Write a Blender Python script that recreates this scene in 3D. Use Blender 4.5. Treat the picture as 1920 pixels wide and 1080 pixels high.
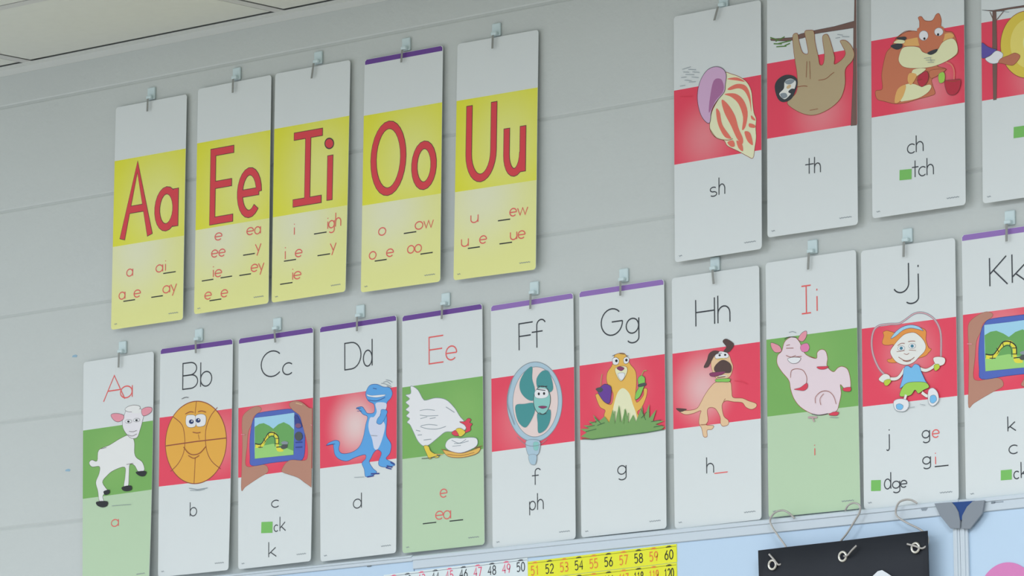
import bpy, bmesh, math, random
from mathutils import Vector, Matrix
from mathutils.geometry import tessellate_polygon
for o in list(bpy.data.objects): bpy.data.objects.remove(o)
SC = bpy.context.scene
COL = SC.collection
# ------------------------------------------------------------------ camera
cam_data = bpy.data.cameras.new('camera')
cam_data.sensor_width = 36.0
cam_data.lens = 170.607
cam_data.clip_start = 0.1
cam_data.clip_end = 100
cam = bpy.data.objects.new('camera', cam_data)
COL.objects.link(cam)
cam.matrix_world = Matrix([[0.7468794,0.1058968,0.6564732,6.0],[0.664939,-0.1111739,-0.7385773,-6.3482647],[-0.0052303,0.9881428,-0.1534483,1.35],[0.0,0.0,0.0,1.0]])
SC.camera = cam
# ------------------------------------------------------------------ light
SC.view_settings.view_transform = 'Standard'
SC.view_settings.look = 'None'
SC.view_settings.gamma = 1.0
SC.view_settings.use_curve_mapping = False
SC.view_settings.exposure = 0.0
W = bpy.data.worlds.new('daylight'); SC.world = W; W.use_nodes = True
bg = W.node_tree.nodes['Background']
bg.inputs['Color'].default_value = (0.94, 1.0, 1.10, 1)
bg.inputs['Strength'].default_value = 0.50
def area(name, loc, target, sx, sy, power, color):
    l = bpy.data.lights.new(name, 'AREA'); l.shape = 'RECTANGLE'; l.size = sx; l.size_y = sy
    l.energy = power; l.color = color
    o = bpy.data.objects.new(name, l); COL.objects.link(o); o.location = loc
    o.rotation_euler = (Vector(target) - Vector(loc)).to_track_quat('-Z', 'Y').to_euler()
    return o
DAY = (0.825, 0.89, 1.0)
TUBE = (0.84, 0.90, 1.0)
# ceiling troffers of the room (above and in front of the wall, out of the picture)
for tx, ty, sx, sy, p in ((-2.0, -1.8, 1.2, 0.6, 12), (0.5, -1.8, 1.2, 0.6, 13), (3.0, -1.8, 1.2, 0.6, 48), (1.0, -4.2, 8.0, 0.6, 165)):
    area('troffer_light', (tx, ty, 3.235), (tx, ty - 0.0001, 0), sx, sy, p, TUBE)
area('window_daylight_left', (-3.6, -3.0, 1.6), (0.6, 0, 2.3), 3.5, 1.5, 36, DAY)
# ------------------------------------------------------------------ materials
def lin(c):
    c = c / 255.0
    return c / 12.92 if c <= 0.04045 else ((c + 0.055) / 1.055) ** 2.4
PRINT_GAIN = 1.25
INK_GAIN = 1.32
def albedo(rgb, g=PRINT_GAIN): return tuple(min(0.9, lin(v) * g) for v in rgb) + (1.0,)
MATS = {}
def mat(name, rgb, rough=0.5, g=PRINT_GAIN, metal=0.0, spec=0.3, trans=0.0, alpha=1.0):
    if name in MATS: return MATS[name]
    m = bpy.data.materials.new(name); m.use_nodes = True
    b = m.node_tree.nodes['Principled BSDF']
    b.inputs['Base Color'].default_value = albedo(rgb, g)
    b.inputs['Roughness'].default_value = rough
    b.inputs['Metallic'].default_value = metal
    b.inputs['Specular IOR Level'].default_value = spec
    b.inputs['Transmission Weight'].default_value = trans
    b.inputs['Alpha'].default_value = alpha
    MATS[name] = m
    return m
def N(m, t, **k):
    n = m.node_tree.nodes.new(t)
    for a, v in k.items(): setattr(n, a, v)
    return n
def link(m, a, b): m.node_tree.links.new(a, b)
def noise_colour(m, scale, amount, rgb, g=PRINT_GAIN, detail=4, stretch=(1, 1, 1)):
    """break a plain colour up a little, and roughen it"""
    b = m.node_tree.nodes['Principled BSDF']
    tc = N(m, 'ShaderNodeTexCoord'); mp = N(m, 'ShaderNodeMapping'); mp.inputs['Scale'].default_value = stretch
    nz = N(m, 'ShaderNodeTexNoise'); nz.inputs['Scale'].default_value = scale; nz.inputs['Detail'].default_value = detail
    mx = N(m, 'ShaderNodeMix', data_type='RGBA')
    c = albedo(rgb, g)
    mx.inputs[6].default_value = tuple(v * (1 - amount) for v in c[:3]) + (1,)
    mx.inputs[7].default_value = tuple(min(.95, v * (1 + amount)) for v in c[:3]) + (1,)
    link(m, tc.outputs['Object'], mp.inputs['Vector']); link(m, mp.outputs[0], nz.inputs['Vector'])
    link(m, nz.outputs['Fac'], mx.inputs[0]); link(m, mx.outputs[2], b.inputs['Base Color'])
    return nz
def bump(m, src, strength, dist):
    bp = N(m, 'ShaderNodeBump'); bp.inputs['Strength'].default_value = strength; bp.inputs['Distance'].default_value = dist
    link(m, src, bp.inputs['Height']); link(m, bp.outputs[0], m.node_tree.nodes['Principled BSDF'].inputs['Normal'])
INKS = {'paper': (202,207,205),'yellow': (212,210,52),'yellowpale': (214,218,128),'lemon': (220,230,140),'lemonpale': (224,234,190),'red': (226,64,86),'green': (112,163,84),'greenfoot': (172,195,162),'purple': (98,62,136),'purple2': (136,104,168),'ol': (72,60,58),'bk': (34,36,38),'dk': (52,56,60),'gr': (128,138,144),'dgr': (70,76,74),'fine': (128,136,140),'olive': (140,140,24),'vr': (204,62,70),'tr': (232,92,88),'lamb': (226,216,212),'lambh': (216,212,214),'pinkear': (226,140,152),'wh': (222,230,232),'ball': (230,160,62),'brn': (140,72,48),'blk': (36,52,96),'skin': (172,124,104),'skin2': (178,108,82),'blueb': (74,96,172),'nav': (48,62,130),'sky': (150,196,216),'hill': (98,156,84),'grass2': (146,196,110),'yel': (214,204,62),'brn2': (120,80,110),'tan': (196,170,130),'gsq': (112,176,88),'dino': (84,152,208),'lil': (196,200,222),'cred': (206,60,80),'yolk': (226,190,64),'straw': (214,172,84),'fang': (160,184,196),'fanp': (220,196,190),'teal': (64,136,136),'teal2': (130,186,178),'lip': (128,52,92),'gold': (226,170,78),'cream': (222,214,176),'purp': (98,56,140),'leaf': (122,186,82),'grass': (112,152,88),'dgreen': (62,98,62),'dog': (220,182,142),'dbr': (78,58,54),'pig': (226,198,202),'rose': (210,120,160),'rosed': (178,150,150),'hair': (226,140,62),'face': (228,216,208),'eye': (60,120,140),'pinkl': (214,160,164),'lime': (176,194,58),'lime2': (150,196,78),'shirt': (112,176,220),'shell': (222,222,178),'coral': (236,110,92),'mauve': (196,160,190),'mauved': (160,104,146),'bark': (110,84,76),'leafd': (86,124,62),'sloth': (170,152,118),'fur': (190,112,80),'gold2': (214,164,96),'cream2': (214,214,170),'berry': (176,44,62),'strap': (214,120,104),'gong': (206,184,70),'gong2': (216,200,104),'gong3': (222,212,140),'violet': (88,76,152),'stripwhite': (206,220,230),'stripyellow': (224,220,44),'pinkink': (224,90,120),'orange': (226,120,56)}
def ink(n): return mat('ink_' + n, INKS[n], 0.45, INK_GAIN, spec=0.3)
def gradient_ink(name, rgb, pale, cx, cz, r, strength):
    """a printed band, or a yellow foot with gloss painted in, that fades to a paler tint around one point of the card"""
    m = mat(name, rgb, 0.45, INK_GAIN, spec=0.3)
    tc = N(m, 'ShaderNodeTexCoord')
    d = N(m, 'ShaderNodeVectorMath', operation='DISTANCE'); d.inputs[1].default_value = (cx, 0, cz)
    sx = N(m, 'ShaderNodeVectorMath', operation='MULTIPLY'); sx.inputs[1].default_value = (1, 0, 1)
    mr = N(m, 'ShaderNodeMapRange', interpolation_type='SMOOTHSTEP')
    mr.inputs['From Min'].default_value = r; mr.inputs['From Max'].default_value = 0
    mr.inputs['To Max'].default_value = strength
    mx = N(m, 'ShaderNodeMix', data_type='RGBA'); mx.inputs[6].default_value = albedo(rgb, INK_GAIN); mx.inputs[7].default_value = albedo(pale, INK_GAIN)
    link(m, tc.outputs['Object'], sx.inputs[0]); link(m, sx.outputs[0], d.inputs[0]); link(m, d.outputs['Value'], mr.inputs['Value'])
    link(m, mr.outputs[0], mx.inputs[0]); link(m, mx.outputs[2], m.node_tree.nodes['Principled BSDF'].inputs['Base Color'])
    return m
# ------------------------------------------------------------------ object helpers
def thing(name, label, cat, loc=(0, 0, 0), rot=(0, 0, 0), group=None):
    o = bpy.data.objects.new(name, None); COL.objects.link(o); o.location = loc; o.rotation_euler = rot
    o.empty_display_size = 0.05
    return tag(o, label, cat, group)
def tag(o, label, cat, group=None):
    o['label'] = label; o['category'] = cat
    if group: o['group'] = group
    return o
def obj(name, bm, mats, parent=None, smooth=False):
    me = bpy.data.meshes.new(name); bm.to_mesh(me); bm.free()
    for m in (mats if isinstance(mats, (list, tuple)) else [mats]): me.materials.append(m)
    if smooth: me.polygons.foreach_set('use_smooth', [True] * len(me.polygons))
    o = bpy.data.objects.new(name, me); COL.objects.link(o)
    if parent: o.parent = parent
    return o
def structure(o): o['kind'] = 'structure'; return o
def box(bm, x0, x1, y0, y1, z0, z1, mi=0):
    v = [bm.verts.new((x, y, z)) for x in (x0, x1) for y in (y0, y1) for z in (z0, z1)]
    for f in ((0, 1, 3, 2), (4, 6, 7, 5), (0, 4, 5, 1), (2, 3, 7, 6), (0, 2, 6, 4), (1, 5, 7, 3)):
        bm.faces.new([v[i] for i in f]).material_index = mi
def bevel(bm, w, seg=2):
    bmesh.ops.remove_doubles(bm, verts=bm.verts, dist=1e-6)
    bmesh.ops.bevel(bm, geom=list(bm.edges), offset=w, segments=seg, affect='EDGES', profile=0.5)
def prism(bm, pts, y0, y1, mi=0):
    """pts: outline in the x-z plane, counter-clockwise seen from the room; extruded from y0 (front) to y1"""
    a = [bm.verts.new((x, y0, z)) for x, z in pts]; b = [bm.verts.new((x, y1, z)) for x, z in pts]
    n = len(pts)
    for t in tessellate_polygon([[Vector((x, z, 0)) for x, z in pts]]):
        bm.faces.new([a[i] for i in t]).material_index = mi; bm.faces.new([b[i] for i in reversed(t)]).material_index = mi
    for i in range(n):
        j = (i + 1) % n
        bm.faces.new((a[i], b[i], b[j], a[j])).material_index = mi
    bmesh.ops.recalc_face_normals(bm, faces=bm.faces)
def catmull(pts, closed=True, k=5):
    n = len(pts); out = []
    if n < 3: return list(pts)
    for i in range(n if closed else n - 1):
        if closed: p = [pts[(i + j - 1) % n] for j in range(4)]
        else: p = [pts[max(0, min(n - 1, i + j - 1))] for j in range(4)]
        for s in range(k):
            t = s / k; t2 = t * t; t3 = t2 * t
            out.append(tuple(0.5 * (2 * p[1][c] + (p[2][c] - p[0][c]) * t + (2 * p[0][c] - 5 * p[1][c] + 4 * p[2][c] - p[3][c]) * t2
                       + (3 * p[1][c] - p[0][c] - 3 * p[2][c] + p[3][c]) * t3) for c in range(len(pts[0]))))
    if not closed: out.append(tuple(pts[-1]))
    return out
def tube(bm, pts, r, seg=8, mi=0, closed=False):
    P = [Vector(p) for p in pts]; rings = []; n = len(P)
    up = Vector((0.31, 0.9, 0.2)).normalized()
    for i in range(n):
        t = (P[(i + 1) % n] - P[i - 1]) if closed else (P[min(i + 1, n - 1)] - P[max(i - 1, 0)])
        t.normalize(); a = t.cross(up).normalized(); b = t.cross(a)
        rings.append([bm.verts.new(P[i] + r * (math.cos(q * 2 * math.pi / seg) * a + math.sin(q * 2 * math.pi / seg) * b)) for q in range(seg)])
    for i in range(n if closed else n - 1):
        A, B = rings[i], rings[(i + 1) % n]
        for q in range(seg): bm.faces.new((A[q], A[(q + 1) % seg], B[(q + 1) % seg], B[q])).material_index = mi
    if not closed:
        bm.faces.new(rings[0]).material_index = mi; bm.faces.new(rings[-1]).material_index = mi
    bmesh.ops.recalc_face_normals(bm, faces=bm.faces)
# ------------------------------------------------------------------ print primitives, in mm on a sheet (x right, y down)
def ribbon(pts, w, closed=False):
    P = [Vector(p) for p in pts]
    Q = [P[0]]
    for p in P[1:]:
        if (p - Q[-1]).length > 1e-4: Q.append(p)
    if closed and (Q[0] - Q[-1]).length < 1e-4: Q.pop()
    P = Q; n = len(P)
    if n < 2: return []
    Lf = []; Rt = []
    for i in range(n):
        a = P[i] - P[i - 1] if (closed or i > 0) else P[1] - P[0]
        b = P[(i + 1) % n] - P[i] if (closed or i < n - 1) else P[i] - P[i - 1]
        a.normalize(); b.normalize()
        na = Vector((-a.y, a.x)); nb = Vector((-b.y, b.x)); m = na + nb
        if m.length < 0.2: m = na.copy()
        m.normalize(); s = min(1.6, 1.0 / max(0.4, m.dot(na)))
        Lf.append(P[i] + m * s * w / 2); Rt.append(P[i] - m * s * w / 2)
    return [(Lf[i], Lf[(i + 1) % n], Rt[(i + 1) % n], Rt[i]) for i in range(n if closed else n - 1)]
def arc(cx, cy, rx, ry, a0, a1, n=14):
    return [(cx + rx * math.cos(math.radians(a0 + (a1 - a0) * i / n)), cy + ry * math.sin(math.radians(a0 + (a1 - a0) * i / n))) for i in range(n + 1)]
R_ = arc
GLYPH = {  # ball-and-stick lettering, strokes in a unit box (x-height or cap height = 1)
 'A': [[(0, 0), (.5, 1), (1, 0)], [(.2, .4), (.8, .4)]],
 'B': [[(0, 0), (0, 1), (.5, 1)] + R_(.5, .76, .42, .24, 90, -90) + [(0, .52), (.55, .52)] + R_(.55, .26, .45, .26, 90, -90) + [(0, 0)]],
 'C': [R_(.55, .5, .55, .5, 45, 315, 22)],
 'D': [[(0, 0), (0, 1), (.4, 1)] + R_(.4, .5, .6, .5, 90, -90) + [(0, 0)]],
 'E': [[(1, 1), (0, 1), (0, 0), (1, 0)], [(0, .52), (.92, .52)]],
 'F': [[(1, 1), (0, 1), (0, 0)], [(0, .52), (.85, .52)]],
 'G': [R_(.5, .5, .5, .5, 45, 360, 22), [(.5, .5), (1, .5)]],
 'H': [[(0, 0), (0, 1)], [(1, 0), (1, 1)], [(0, .52), (1, .52)]],
 'I': [[(.5, 0), (.5, 1)], [(0, 1), (1, 1)], [(0, 0), (1, 0)]],
 'J': [[(1, 1), (1, .3)] + R_(.52, .3, .48, .3, 0, -150)],
 'K': [[(0, 0), (0, 1)], [(.95, 1), (0, .42)], [(.22, .55), (1, 0)]],
 'O': [R_(.5, .5, .5, .5, 90, 450, 28)],
 'U': [[(0, 1), (0, .35)] + R_(.5, .35, .5, .35, 180, 360) + [(1, 1)]],
 'a': [R_(.48, .5, .48, .5, 90, 450, 22), [(.98, 1), (.98, 0)]],
 'b': [[(0, 1), (0, 0)], R_(.5, .3, .5, .3, 90, 450, 20)],
 'c': [R_(.55, .5, .55, .5, 45, 315, 18)],
 'd': [R_(.48, .3, .48, .3, 90, 450, 20), [(.98, 1), (.98, 0)]],
 'e': [[(.03, .5), (.97, .5)], R_(.5, .5, .48, .5, 0, 315, 20)],
 'f': [R_(.68, .8, .32, .2, 25, 180, 10) + [(.36, 0)], [(0, .58), (.78, .58)]],
 'g': [R_(.48, .5, .48, .5, 90, 450, 20), [(.98, 1), (.98, -.3)] + R_(.52, -.3, .46, .35, 0, -150, 10)],
 'h': [[(0, 1), (0, 0)], [(0, .33)] + R_(.45, .33, .45, .27, 180, 0, 10) + [(.9, 0)]],
 'i': [[(.5, 1), (.5, 0)], [(.5, 1.38), (.5, 1.5)]],
 'l': [[(.5, 1), (.5, 0)]],
 'j': [[(.7, 1), (.7, -.35)] + R_(.3, -.35, .4, .3, 0, -140, 10), [(.7, 1.38), (.7, 1.5)]],
 'k': [[(0, 1), (0, 0)], [(.85, .6), (0, .2)], [(.22, .32), (.95, 0)]],
 'o': [R_(.5, .5, .5, .5, 90, 450, 22)],
 'p': [[(0, 1), (0, -.6)], R_(.5, .5, .5, .5, 90, 450, 20)],
 's': [R_(.5, .74, .42, .26, 40, 270, 12) + R_(.5, .25, .44, .25, 90, -140, 12)],
 't': [[(.42, 1), (.42, 0)], [(0, .6), (.9, .6)]],
 'u': [[(0, 1), (0, .42)] + R_(.47, .42, .47, .42, 180, 360, 12), [(.96, 1), (.96, 0)]],
 'w': [[(0, 1), (.25, 0), (.5, 1), (.75, 0), (1, 1)]],
 'y': [[(0, 1), (.52, .05)], [(1, 1), (.3, -.6)]],
 '_': [[(0, 0), (1, 0)]],
 '0': [R_(.5, .5, .5, .5, 90, 450, 20)],
 '1': [[(.2, .78), (.55, 1), (.55, 0)]],
 '2': [R_(.5, .7, .45, .3, 160, -30, 10) + [(0, 0), (1, 0)]],
 '3': [R_(.45, .75, .45, .25, 140, -90, 10) + R_(.45, .26, .5, .26, 90, -140, 10)],
 '4': [[(.75, 0), (.75, 1), (0, .32), (1, .32)]],
 '5': [[(.9, 1), (.15, 1), (.08, .55)] + R_(.45, .32, .5, .32, 120, -140, 12)],
 '6': [[(.75, 1), (.15, .5)] + R_(.5, .3, .46, .3, 160, 520, 18)],
 '7': [[(0, 1), (1, 1), (.35, 0)]],
 '8': [R_(.5, .76, .4, .24, -90, 270, 16), R_(.5, .26, .48, .26, 90, 450, 18)],
 '9': [R_(.5, .7, .46, .3, 0, 360, 18) + [(.85, .5), (.6, 0)]],
}
def expand(items):
    """print items -> [(ink, [polygon, ...]), ...] from the bottom layer up"""
    out = []
    for it in items:
        if it[0] == 'P':
            _, k, sm, ol, oi, pts = it
            q = catmull(pts, True, 4) if sm else pts
            out.append((k, [[q[i] for i in t] for t in tessellate_polygon([[Vector((x, y, 0)) for x, y in q]])]))
            if ol: out.append((oi, ribbon(q, ol, True)))
        elif it[0] == 'L':
            _, k, sm, w, cl, pts = it
            q = catmull(pts, bool(cl), 4) if sm and len(pts) > 2 else pts
            out.append((k, ribbon(q, w, bool(cl))))
        else:
            _, k, ch, x, y, w, h, st, oi, ow = it
            S = [[(x + w * a, y - h * b) for a, b in s] for s in GLYPH[ch]]
            def ext(s, e):     # lengthen open ends a little so an outline closes around them
                s = [Vector(p) for p in s]
                if (s[0] - s[-1]).length < 1e-3: return s
                s[0] = s[0] + (s[0] - s[1]).normalized() * e; s[-1] = s[-1] + (s[-1] - s[-2]).normalized() * e
                return s
            closed = lambda s: (Vector(s[0]) - Vector(s[-1])).length < 1e-3
            if oi: out += [(oi, ribbon(s if closed(s) else ext(s, ow * .5), st + ow, closed(s))) for s in S]
            out += [(k, ribbon(s, st, closed(s))) for s in S]
    return out
NU, NV = 6, 12
def print_mesh(name, items, Wm, Hm, disp, parent, base=0.0002, step=0.00005):
    """prints laid on a sheet of Wm x Hm metres, following its curl; one mesh"""
    bm = bmesh.new(); mats = []; lay = bm.verts.layers.float.new('layer')
    for li, (k, polys) in enumerate(expand(items)):
        if k not in mats: mats.append(k)
        for p in polys:
            try: f = bm.faces.new([bm.verts.new((q[0] / 1000, 0, -q[1] / 1000)) for q in p])
            except ValueError: continue
            f.material_index = mats.index(k)
            for v in f.verts: v[lay] = base + step * li
    cut(bm, Wm, Hm)
    for v in bm.verts:
        u = min(1, max(0, v.co.x / Wm)); w = min(1, max(0, -v.co.z / Hm))
        # prints never run past the edge of the sheet
        v.co.x = min(Wm - .0004, max(.0004, v.co.x)); v.co.z = max(-Hm + .0004, min(-.0004, v.co.z))
        v.co.y = -(disp(u, w) + v[lay])
    for f in bm.faces:
        f.normal_update()
        if f.normal.y > 0: f.normal_flip()
    o = obj(name, bm, [ink(k) for k in mats], parent)
    o.location = (-Wm / 2, 0, Hm)
    return o
def cut(bm, Wm, Hm, extra=()):
    for i in range(1, NU):
        bmesh.ops.bisect_plane(bm, geom=bm.verts[:] + bm.edges[:] + bm.faces[:], plane_co=(Wm * i / NU, 0, 0), plane_no=(1, 0, 0), dist=1e-7)
    for z in [Hm * i / NV for i in range(1, NV)] + list(extra):
        bmesh.ops.bisect_plane(bm, geom=bm.verts[:] + bm.edges[:] + bm.faces[:], plane_co=(0, 0, -z), plane_no=(0, 0, 1), dist=1e-7)
def sheet(name, Wm, Hm, disp, bands, parent, rad=0.006, thick=0.0009):
    """a laminated card: bands = [(v_end, material), ...] from the top"""
    bm = bmesh.new(); pts = []
    for cx, cz, a in ((Wm - rad, -rad, 90), (rad, -rad, 180), (rad, -Hm + rad, 270), (Wm - rad, -Hm + rad, 360)):
        pts += [(cx + rad * math.cos(math.radians(a - 90 + 90 * i / 4)), cz + rad * math.sin(math.radians(a - 90 + 90 * i / 4))) for i in range(5)]
    bm.faces.new([bm.verts.new((x, 0, z)) for x, z in pts])
    cut(bm, Wm, Hm, [b[0] * Hm for b in bands[:-1]])
    for f in bm.faces:
        w = -f.calc_center_median().z / Hm
        f.material_index = next(i for i, b in enumerate(bands) if w <= b[0] + 1e-6)
    for v in bm.verts: v.co.y = -disp(v.co.x / Wm, -v.co.z / Hm)
    front = list(bm.faces)
    for f in front:
        f.normal_update()
        if f.normal.y > 0: f.normal_flip()
    back = {}
    for v in list(bm.verts): back[v] = bm.verts.new((v.co.x, v.co.y + thick, v.co.z))
    edges = [e for e in bm.edges if len(e.link_faces) == 1]
    for e in edges:
        f = bm.faces.new((e.verts[0], e.verts[1], back[e.verts[1]], back[e.verts[0]])); f.material_index = e.link_faces[0].material_index
    for f in front: bm.faces.new([back[v] for v in reversed(f.verts)]).material_index = 0
    bmesh.ops.recalc_face_normals(bm, faces=bm.faces)
    o = obj(name, bm, [b[1] for b in bands], parent); o.location = (-Wm / 2, 0, Hm)
    return o
# ================================================================== THE ROOM
wall_m = mat('wall_paint', (188, 193, 189), 0.5, spec=0.3)
nz = noise_colour(wall_m, 3.0, 0.03, (188, 193, 189), stretch=(1, 1, 4))
b2 = N(wall_m, 'ShaderNodeTexNoise'); b2.inputs['Scale'].default_value = 90; b2.inputs['Detail'].default_value = 5
tcw = N(wall_m, 'ShaderNodeTexCoord'); link(wall_m, tcw.outputs['Object'], b2.inputs['Vector'])
bump(wall_m, b2.outputs['Fac'], 0.25, 0.003)
JOINTS = [3.172 - 0.2085 * i for i in range(16)]
def wall_mesh():
    """painted block wall: grooved bed joints run along it, head joints break each course"""
    bm = bmesh.new(); X0, X1 = -4.0, 7.0
    prof = [(0.0, 0.0)]
    for z in sorted(j for j in JOINTS if j > 0.05):
        prof += [(z - .0045, 0), (z - .0022, .0012), (z + .0022, .0012), (z + .0045, 0)]
    prof += [(3.30, 0)]
    xs = sorted({X0, X1})
    prev = None
    for z, y in prof:
        row = [bm.verts.new((x, y, z)) for x in xs]
        if prev: 
            for i in range(len(xs) - 1): bm.faces.new((prev[i], prev[i + 1], row[i + 1], row[i])).material_index = 1 if y == prev_y == .0012 else 0
        prev = row; prev_y = y
    bmesh.ops.recalc_face_normals(bm, faces=bm.faces)
    for f in bm.faces:
        if f.normal.y > 0: f.normal_flip()
    # body of the wall behind its face
    box(bm, X0, X1, 0.004, 0.20, 0, 3.30)
    return bm
structure(obj('wall_back', wall_mesh(), [wall_m, mat('joint_shade', (180, 185, 181), 0.6)]))  # joint bottoms coloured darker than the wall to stand in for groove shade
floor_m = mat('floor_tile', (172, 166, 156), 0.35)
noise_colour(floor_m, 6, 0.08, (172, 166, 156))
bm = bmesh.new(); box(bm, -4, 7.5, -9, 0.2, -0.1, 0); structure(obj('floor', bm, floor_m))
# suspended ceiling: lay-in tiles in a grid of tees
tile_m = mat('ceiling_tile', (204, 206, 198), 0.9, spec=0.1)
nz = noise_colour(tile_m, 40, 0.03, (204, 206, 198)); bump(tile_m, nz.outputs['Fac'], 0.2, 0.002)
tee_m = mat('ceiling_tee', (190, 190, 186), 0.45)
gap_m = mat('ceiling_void', (40, 38, 34), 0.9)
ZC = 3.2466
TX, TY = 0.6895, 0.61
bm = bmesh.new()
txs = [-0.886 + TX * i for i in range(-4, 12)]
tys = [-0.397 - TY * i for i in range(0, 14)]
xs = [-4.0] + txs[1:] + [7.0]
ys = [-0.022] + tys
for i in range(len(xs) - 1):
    for j in range(len(ys) - 1):
        a = xs[i] + .018; b = xs[i + 1] - .0135
        c = ys[j + 1] + .0135; d = ys[j] - (.0145 if j else .012)
        box(bm, a + .002, b - .001, c, d, ZC + .0002, ZC + .016)
box(bm, -4, 7, -9, 0.2, ZC + .03, ZC + .06, 1)
structure(obj('ceiling', bm, [tile_m, gap_m]))
bm = bmesh.new()
for x in txs[1:]: box(bm, x - .012, x + .012, -8.6, -.02, ZC, ZC + .001); box(bm, x - .002, x + .002, -8.6, -.02, ZC + .001, ZC + .03)
for y in tys: box(bm, -4, 7, y - .012, y + .012, ZC - .0005, ZC + .0006); box(bm, -4, 7, y - .002, y + .002, ZC + .0006, ZC + .03)
structure(obj('trim_1', bm, tee_m))
bm = bmesh.new()
box(bm, -4, 7, -.0235, -.0002, ZC - .0005, ZC + .0006); box(bm, -4, 7, -.002, -.0002, ZC - .013, ZC + .02)
bevel(bm, .0002, 1)
structure(obj('trim_2', bm, mat('wall_angle', (200, 203, 198), 0.4)))
# ================================================================== WHITEBOARDS
board_m = mat('whiteboard_enamel', (180, 202, 238), 0.25, spec=0.5)
alu_m = mat('anodised_rail', (190, 200, 206), 0.38, spec=0.5)
cap_m = mat('grey_plastic_cap', (128, 135, 142), 0.5)
mark_m = mat('faint_stamp', (140, 150, 158), 0.6)
TILT = -0.0063
def board(label, x0, x1, ztop, rail_h, split, side_l, side_r, depth=.020):
    t = thing('whiteboard', label, 'whiteboard', ((x0 + x1) / 2, 0, ztop - 1.20), (0, TILT, 0), 'whiteboards in a row below the letter cards')
    hw = (x1 - x0) / 2; top = 1.20
    bm = bmesh.new(); box(bm, -hw, hw, -.014, -.0006, 0, top - .001); bevel(bm, .001, 1); obj('writing_surface', bm, board_m, t)
    bm = bmesh.new()
    # stepped extrusion: a bead along the top, then the flat face
    prof = [(-.0145, top), (-depth + .003, top), (-depth, top - .002), (-depth, top - split), (-depth + .0025, top - split - .0008), (-depth + .0025, top - rail_h + .001), (-depth + .004, top - rail_h), (-.0145, top - rail_h)]
    A = [bm.verts.new((-hw, y, z)) for y, z in prof]; B = [bm.verts.new((hw, y, z)) for y, z in prof]
    n = len(prof)
    for i in range(n): bm.faces.new((A[i], B[i], B[(i + 1) % n], A[(i + 1) % n]))
    bm.faces.new(A); bm.faces.new(B); bmesh.ops.recalc_face_normals(bm, faces=bm.faces)
    obj('top_rail', bm, alu_m, t)
    for s, wd in ((-1, side_l), (1, side_r)):
        if wd:
            bm = bmesh.new(); a = -hw if s < 0 else hw - wd
            box(bm, a, a + wd, -.018, -.0145, .02, top - rail_h - .0005); box(bm, a + wd * .35, a + wd * .65, -.0195, -.018, .02, top - rail_h - .0005)
            obj('side_frame', bm, alu_m, t)
    bm = bmesh.new(); box(bm, -hw, hw, -.018, -.0145, 0, .02); obj('bottom_rail', bm, alu_m, t)
    return t
zt = lambda x: 2.2062 + (x - .0647) * .0063
b_left = board('whiteboard at lower left with a thin bare top rail', -1.6, .139, 2.2035, .011, .004, 0, 0)
b_mid = board('whiteboard in the middle with number strips and black chart on it', .1405, 1.3475, zt(.744) + .0005, .0235, .0075, 0, .013)
b_right = board('whiteboard at right edge with a pink circle on it', 1.3485, 2.55, zt(1.95), .0235, .0075, .015, 0)
# plastic caps where the two boards meet, and the blue wedge between them
bpy.context.view_layer.update()
def attach(o, parent): o.parent = parent; o.matrix_parent_inverse = parent.matrix_world.inverted()
def corner_cap(P, parent):
    cx = sum(p[0] for p in P) / len(P); bz = min(p[1] for p in P)
    bm = bmesh.new(); prism(bm, [(x - cx, z - bz) for x, z in P], -.0035, .0); bevel(bm, .0008, 2)
    o = obj('corner_cap', bm, cap_m); o.location = (cx, -.0206, bz); attach(o, parent)
corner_cap([(1.2949,2.2112),(1.3052,2.1912),(1.3262,2.168),(1.3454,2.1665),(1.3457,2.1795),(1.3429,2.1936),(1.3367,2.2036),(1.3293,2.2107)], b_mid)
corner_cap([(1.3486,2.1659),(1.3656,2.1642),(1.3907,2.1882),(1.3954,2.2086),(1.3721,2.2091),(1.3601,2.201),(1.3502,2.187)], b_right)
P = [(1.3273,2.2105),(1.3378,2.2002),(1.3448,2.1805),(1.348,2.1803),(1.3581,2.1995),(1.3743,2.2095)]
bm = bmesh.new(); cx = sum(p[0] for p in P) / len(P); bz = min(p[1] for p in P)
prism(bm, [(x - cx, z - bz) for x, z in P], -.002, 0)
o = obj('corner_wedge', bm, mat('blue_plastic', (28, 64, 122), 0.45)); o.location = (cx, -.0204, bz)
tag(o, 'blue triangular wedge between the two grey corner caps', 'wedge')
# faint stamps printed on the rails
def stamp(parent, x, z, marks):
    bm = bmesh.new()
    for a, b, c, d in marks: box(bm, a, b, -.0004, 0, c, d)
    o = obj('rail_stamp', bm, mark_m); o.location = (x, -.0177, z); attach(o, parent)
stamp(b_mid, *(1.2701,2.2048), [(-.005, .004, -.003, -.001), (-.0065, .006, -.0012, .003), (-.005, .004, .0028, .0052)])
stamp(b_right, *(1.4124,2.2026), [(-.008, -.001, 0, .0016), (-.008, 0, .001, .0048), (-.001, .016, .001, .0024)])
bm = bmesh.new(); box(bm, -.005, .005, -.0012, 0, -.0012, .0012); box(bm, -.003, .004, -.0016, 0, .0012, .0022); bevel(bm, .0003, 1)
o = obj('rail_clip', bm, mat('dark_grey_metal', (96, 104, 108), 0.5)); o.location = ((0.0234,2.1969)[0], -.0146, (0.0234,2.1969)[1] ); tag(o, 'small dark clip under the thin rail of the lower left whiteboard', 'clip')
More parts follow.
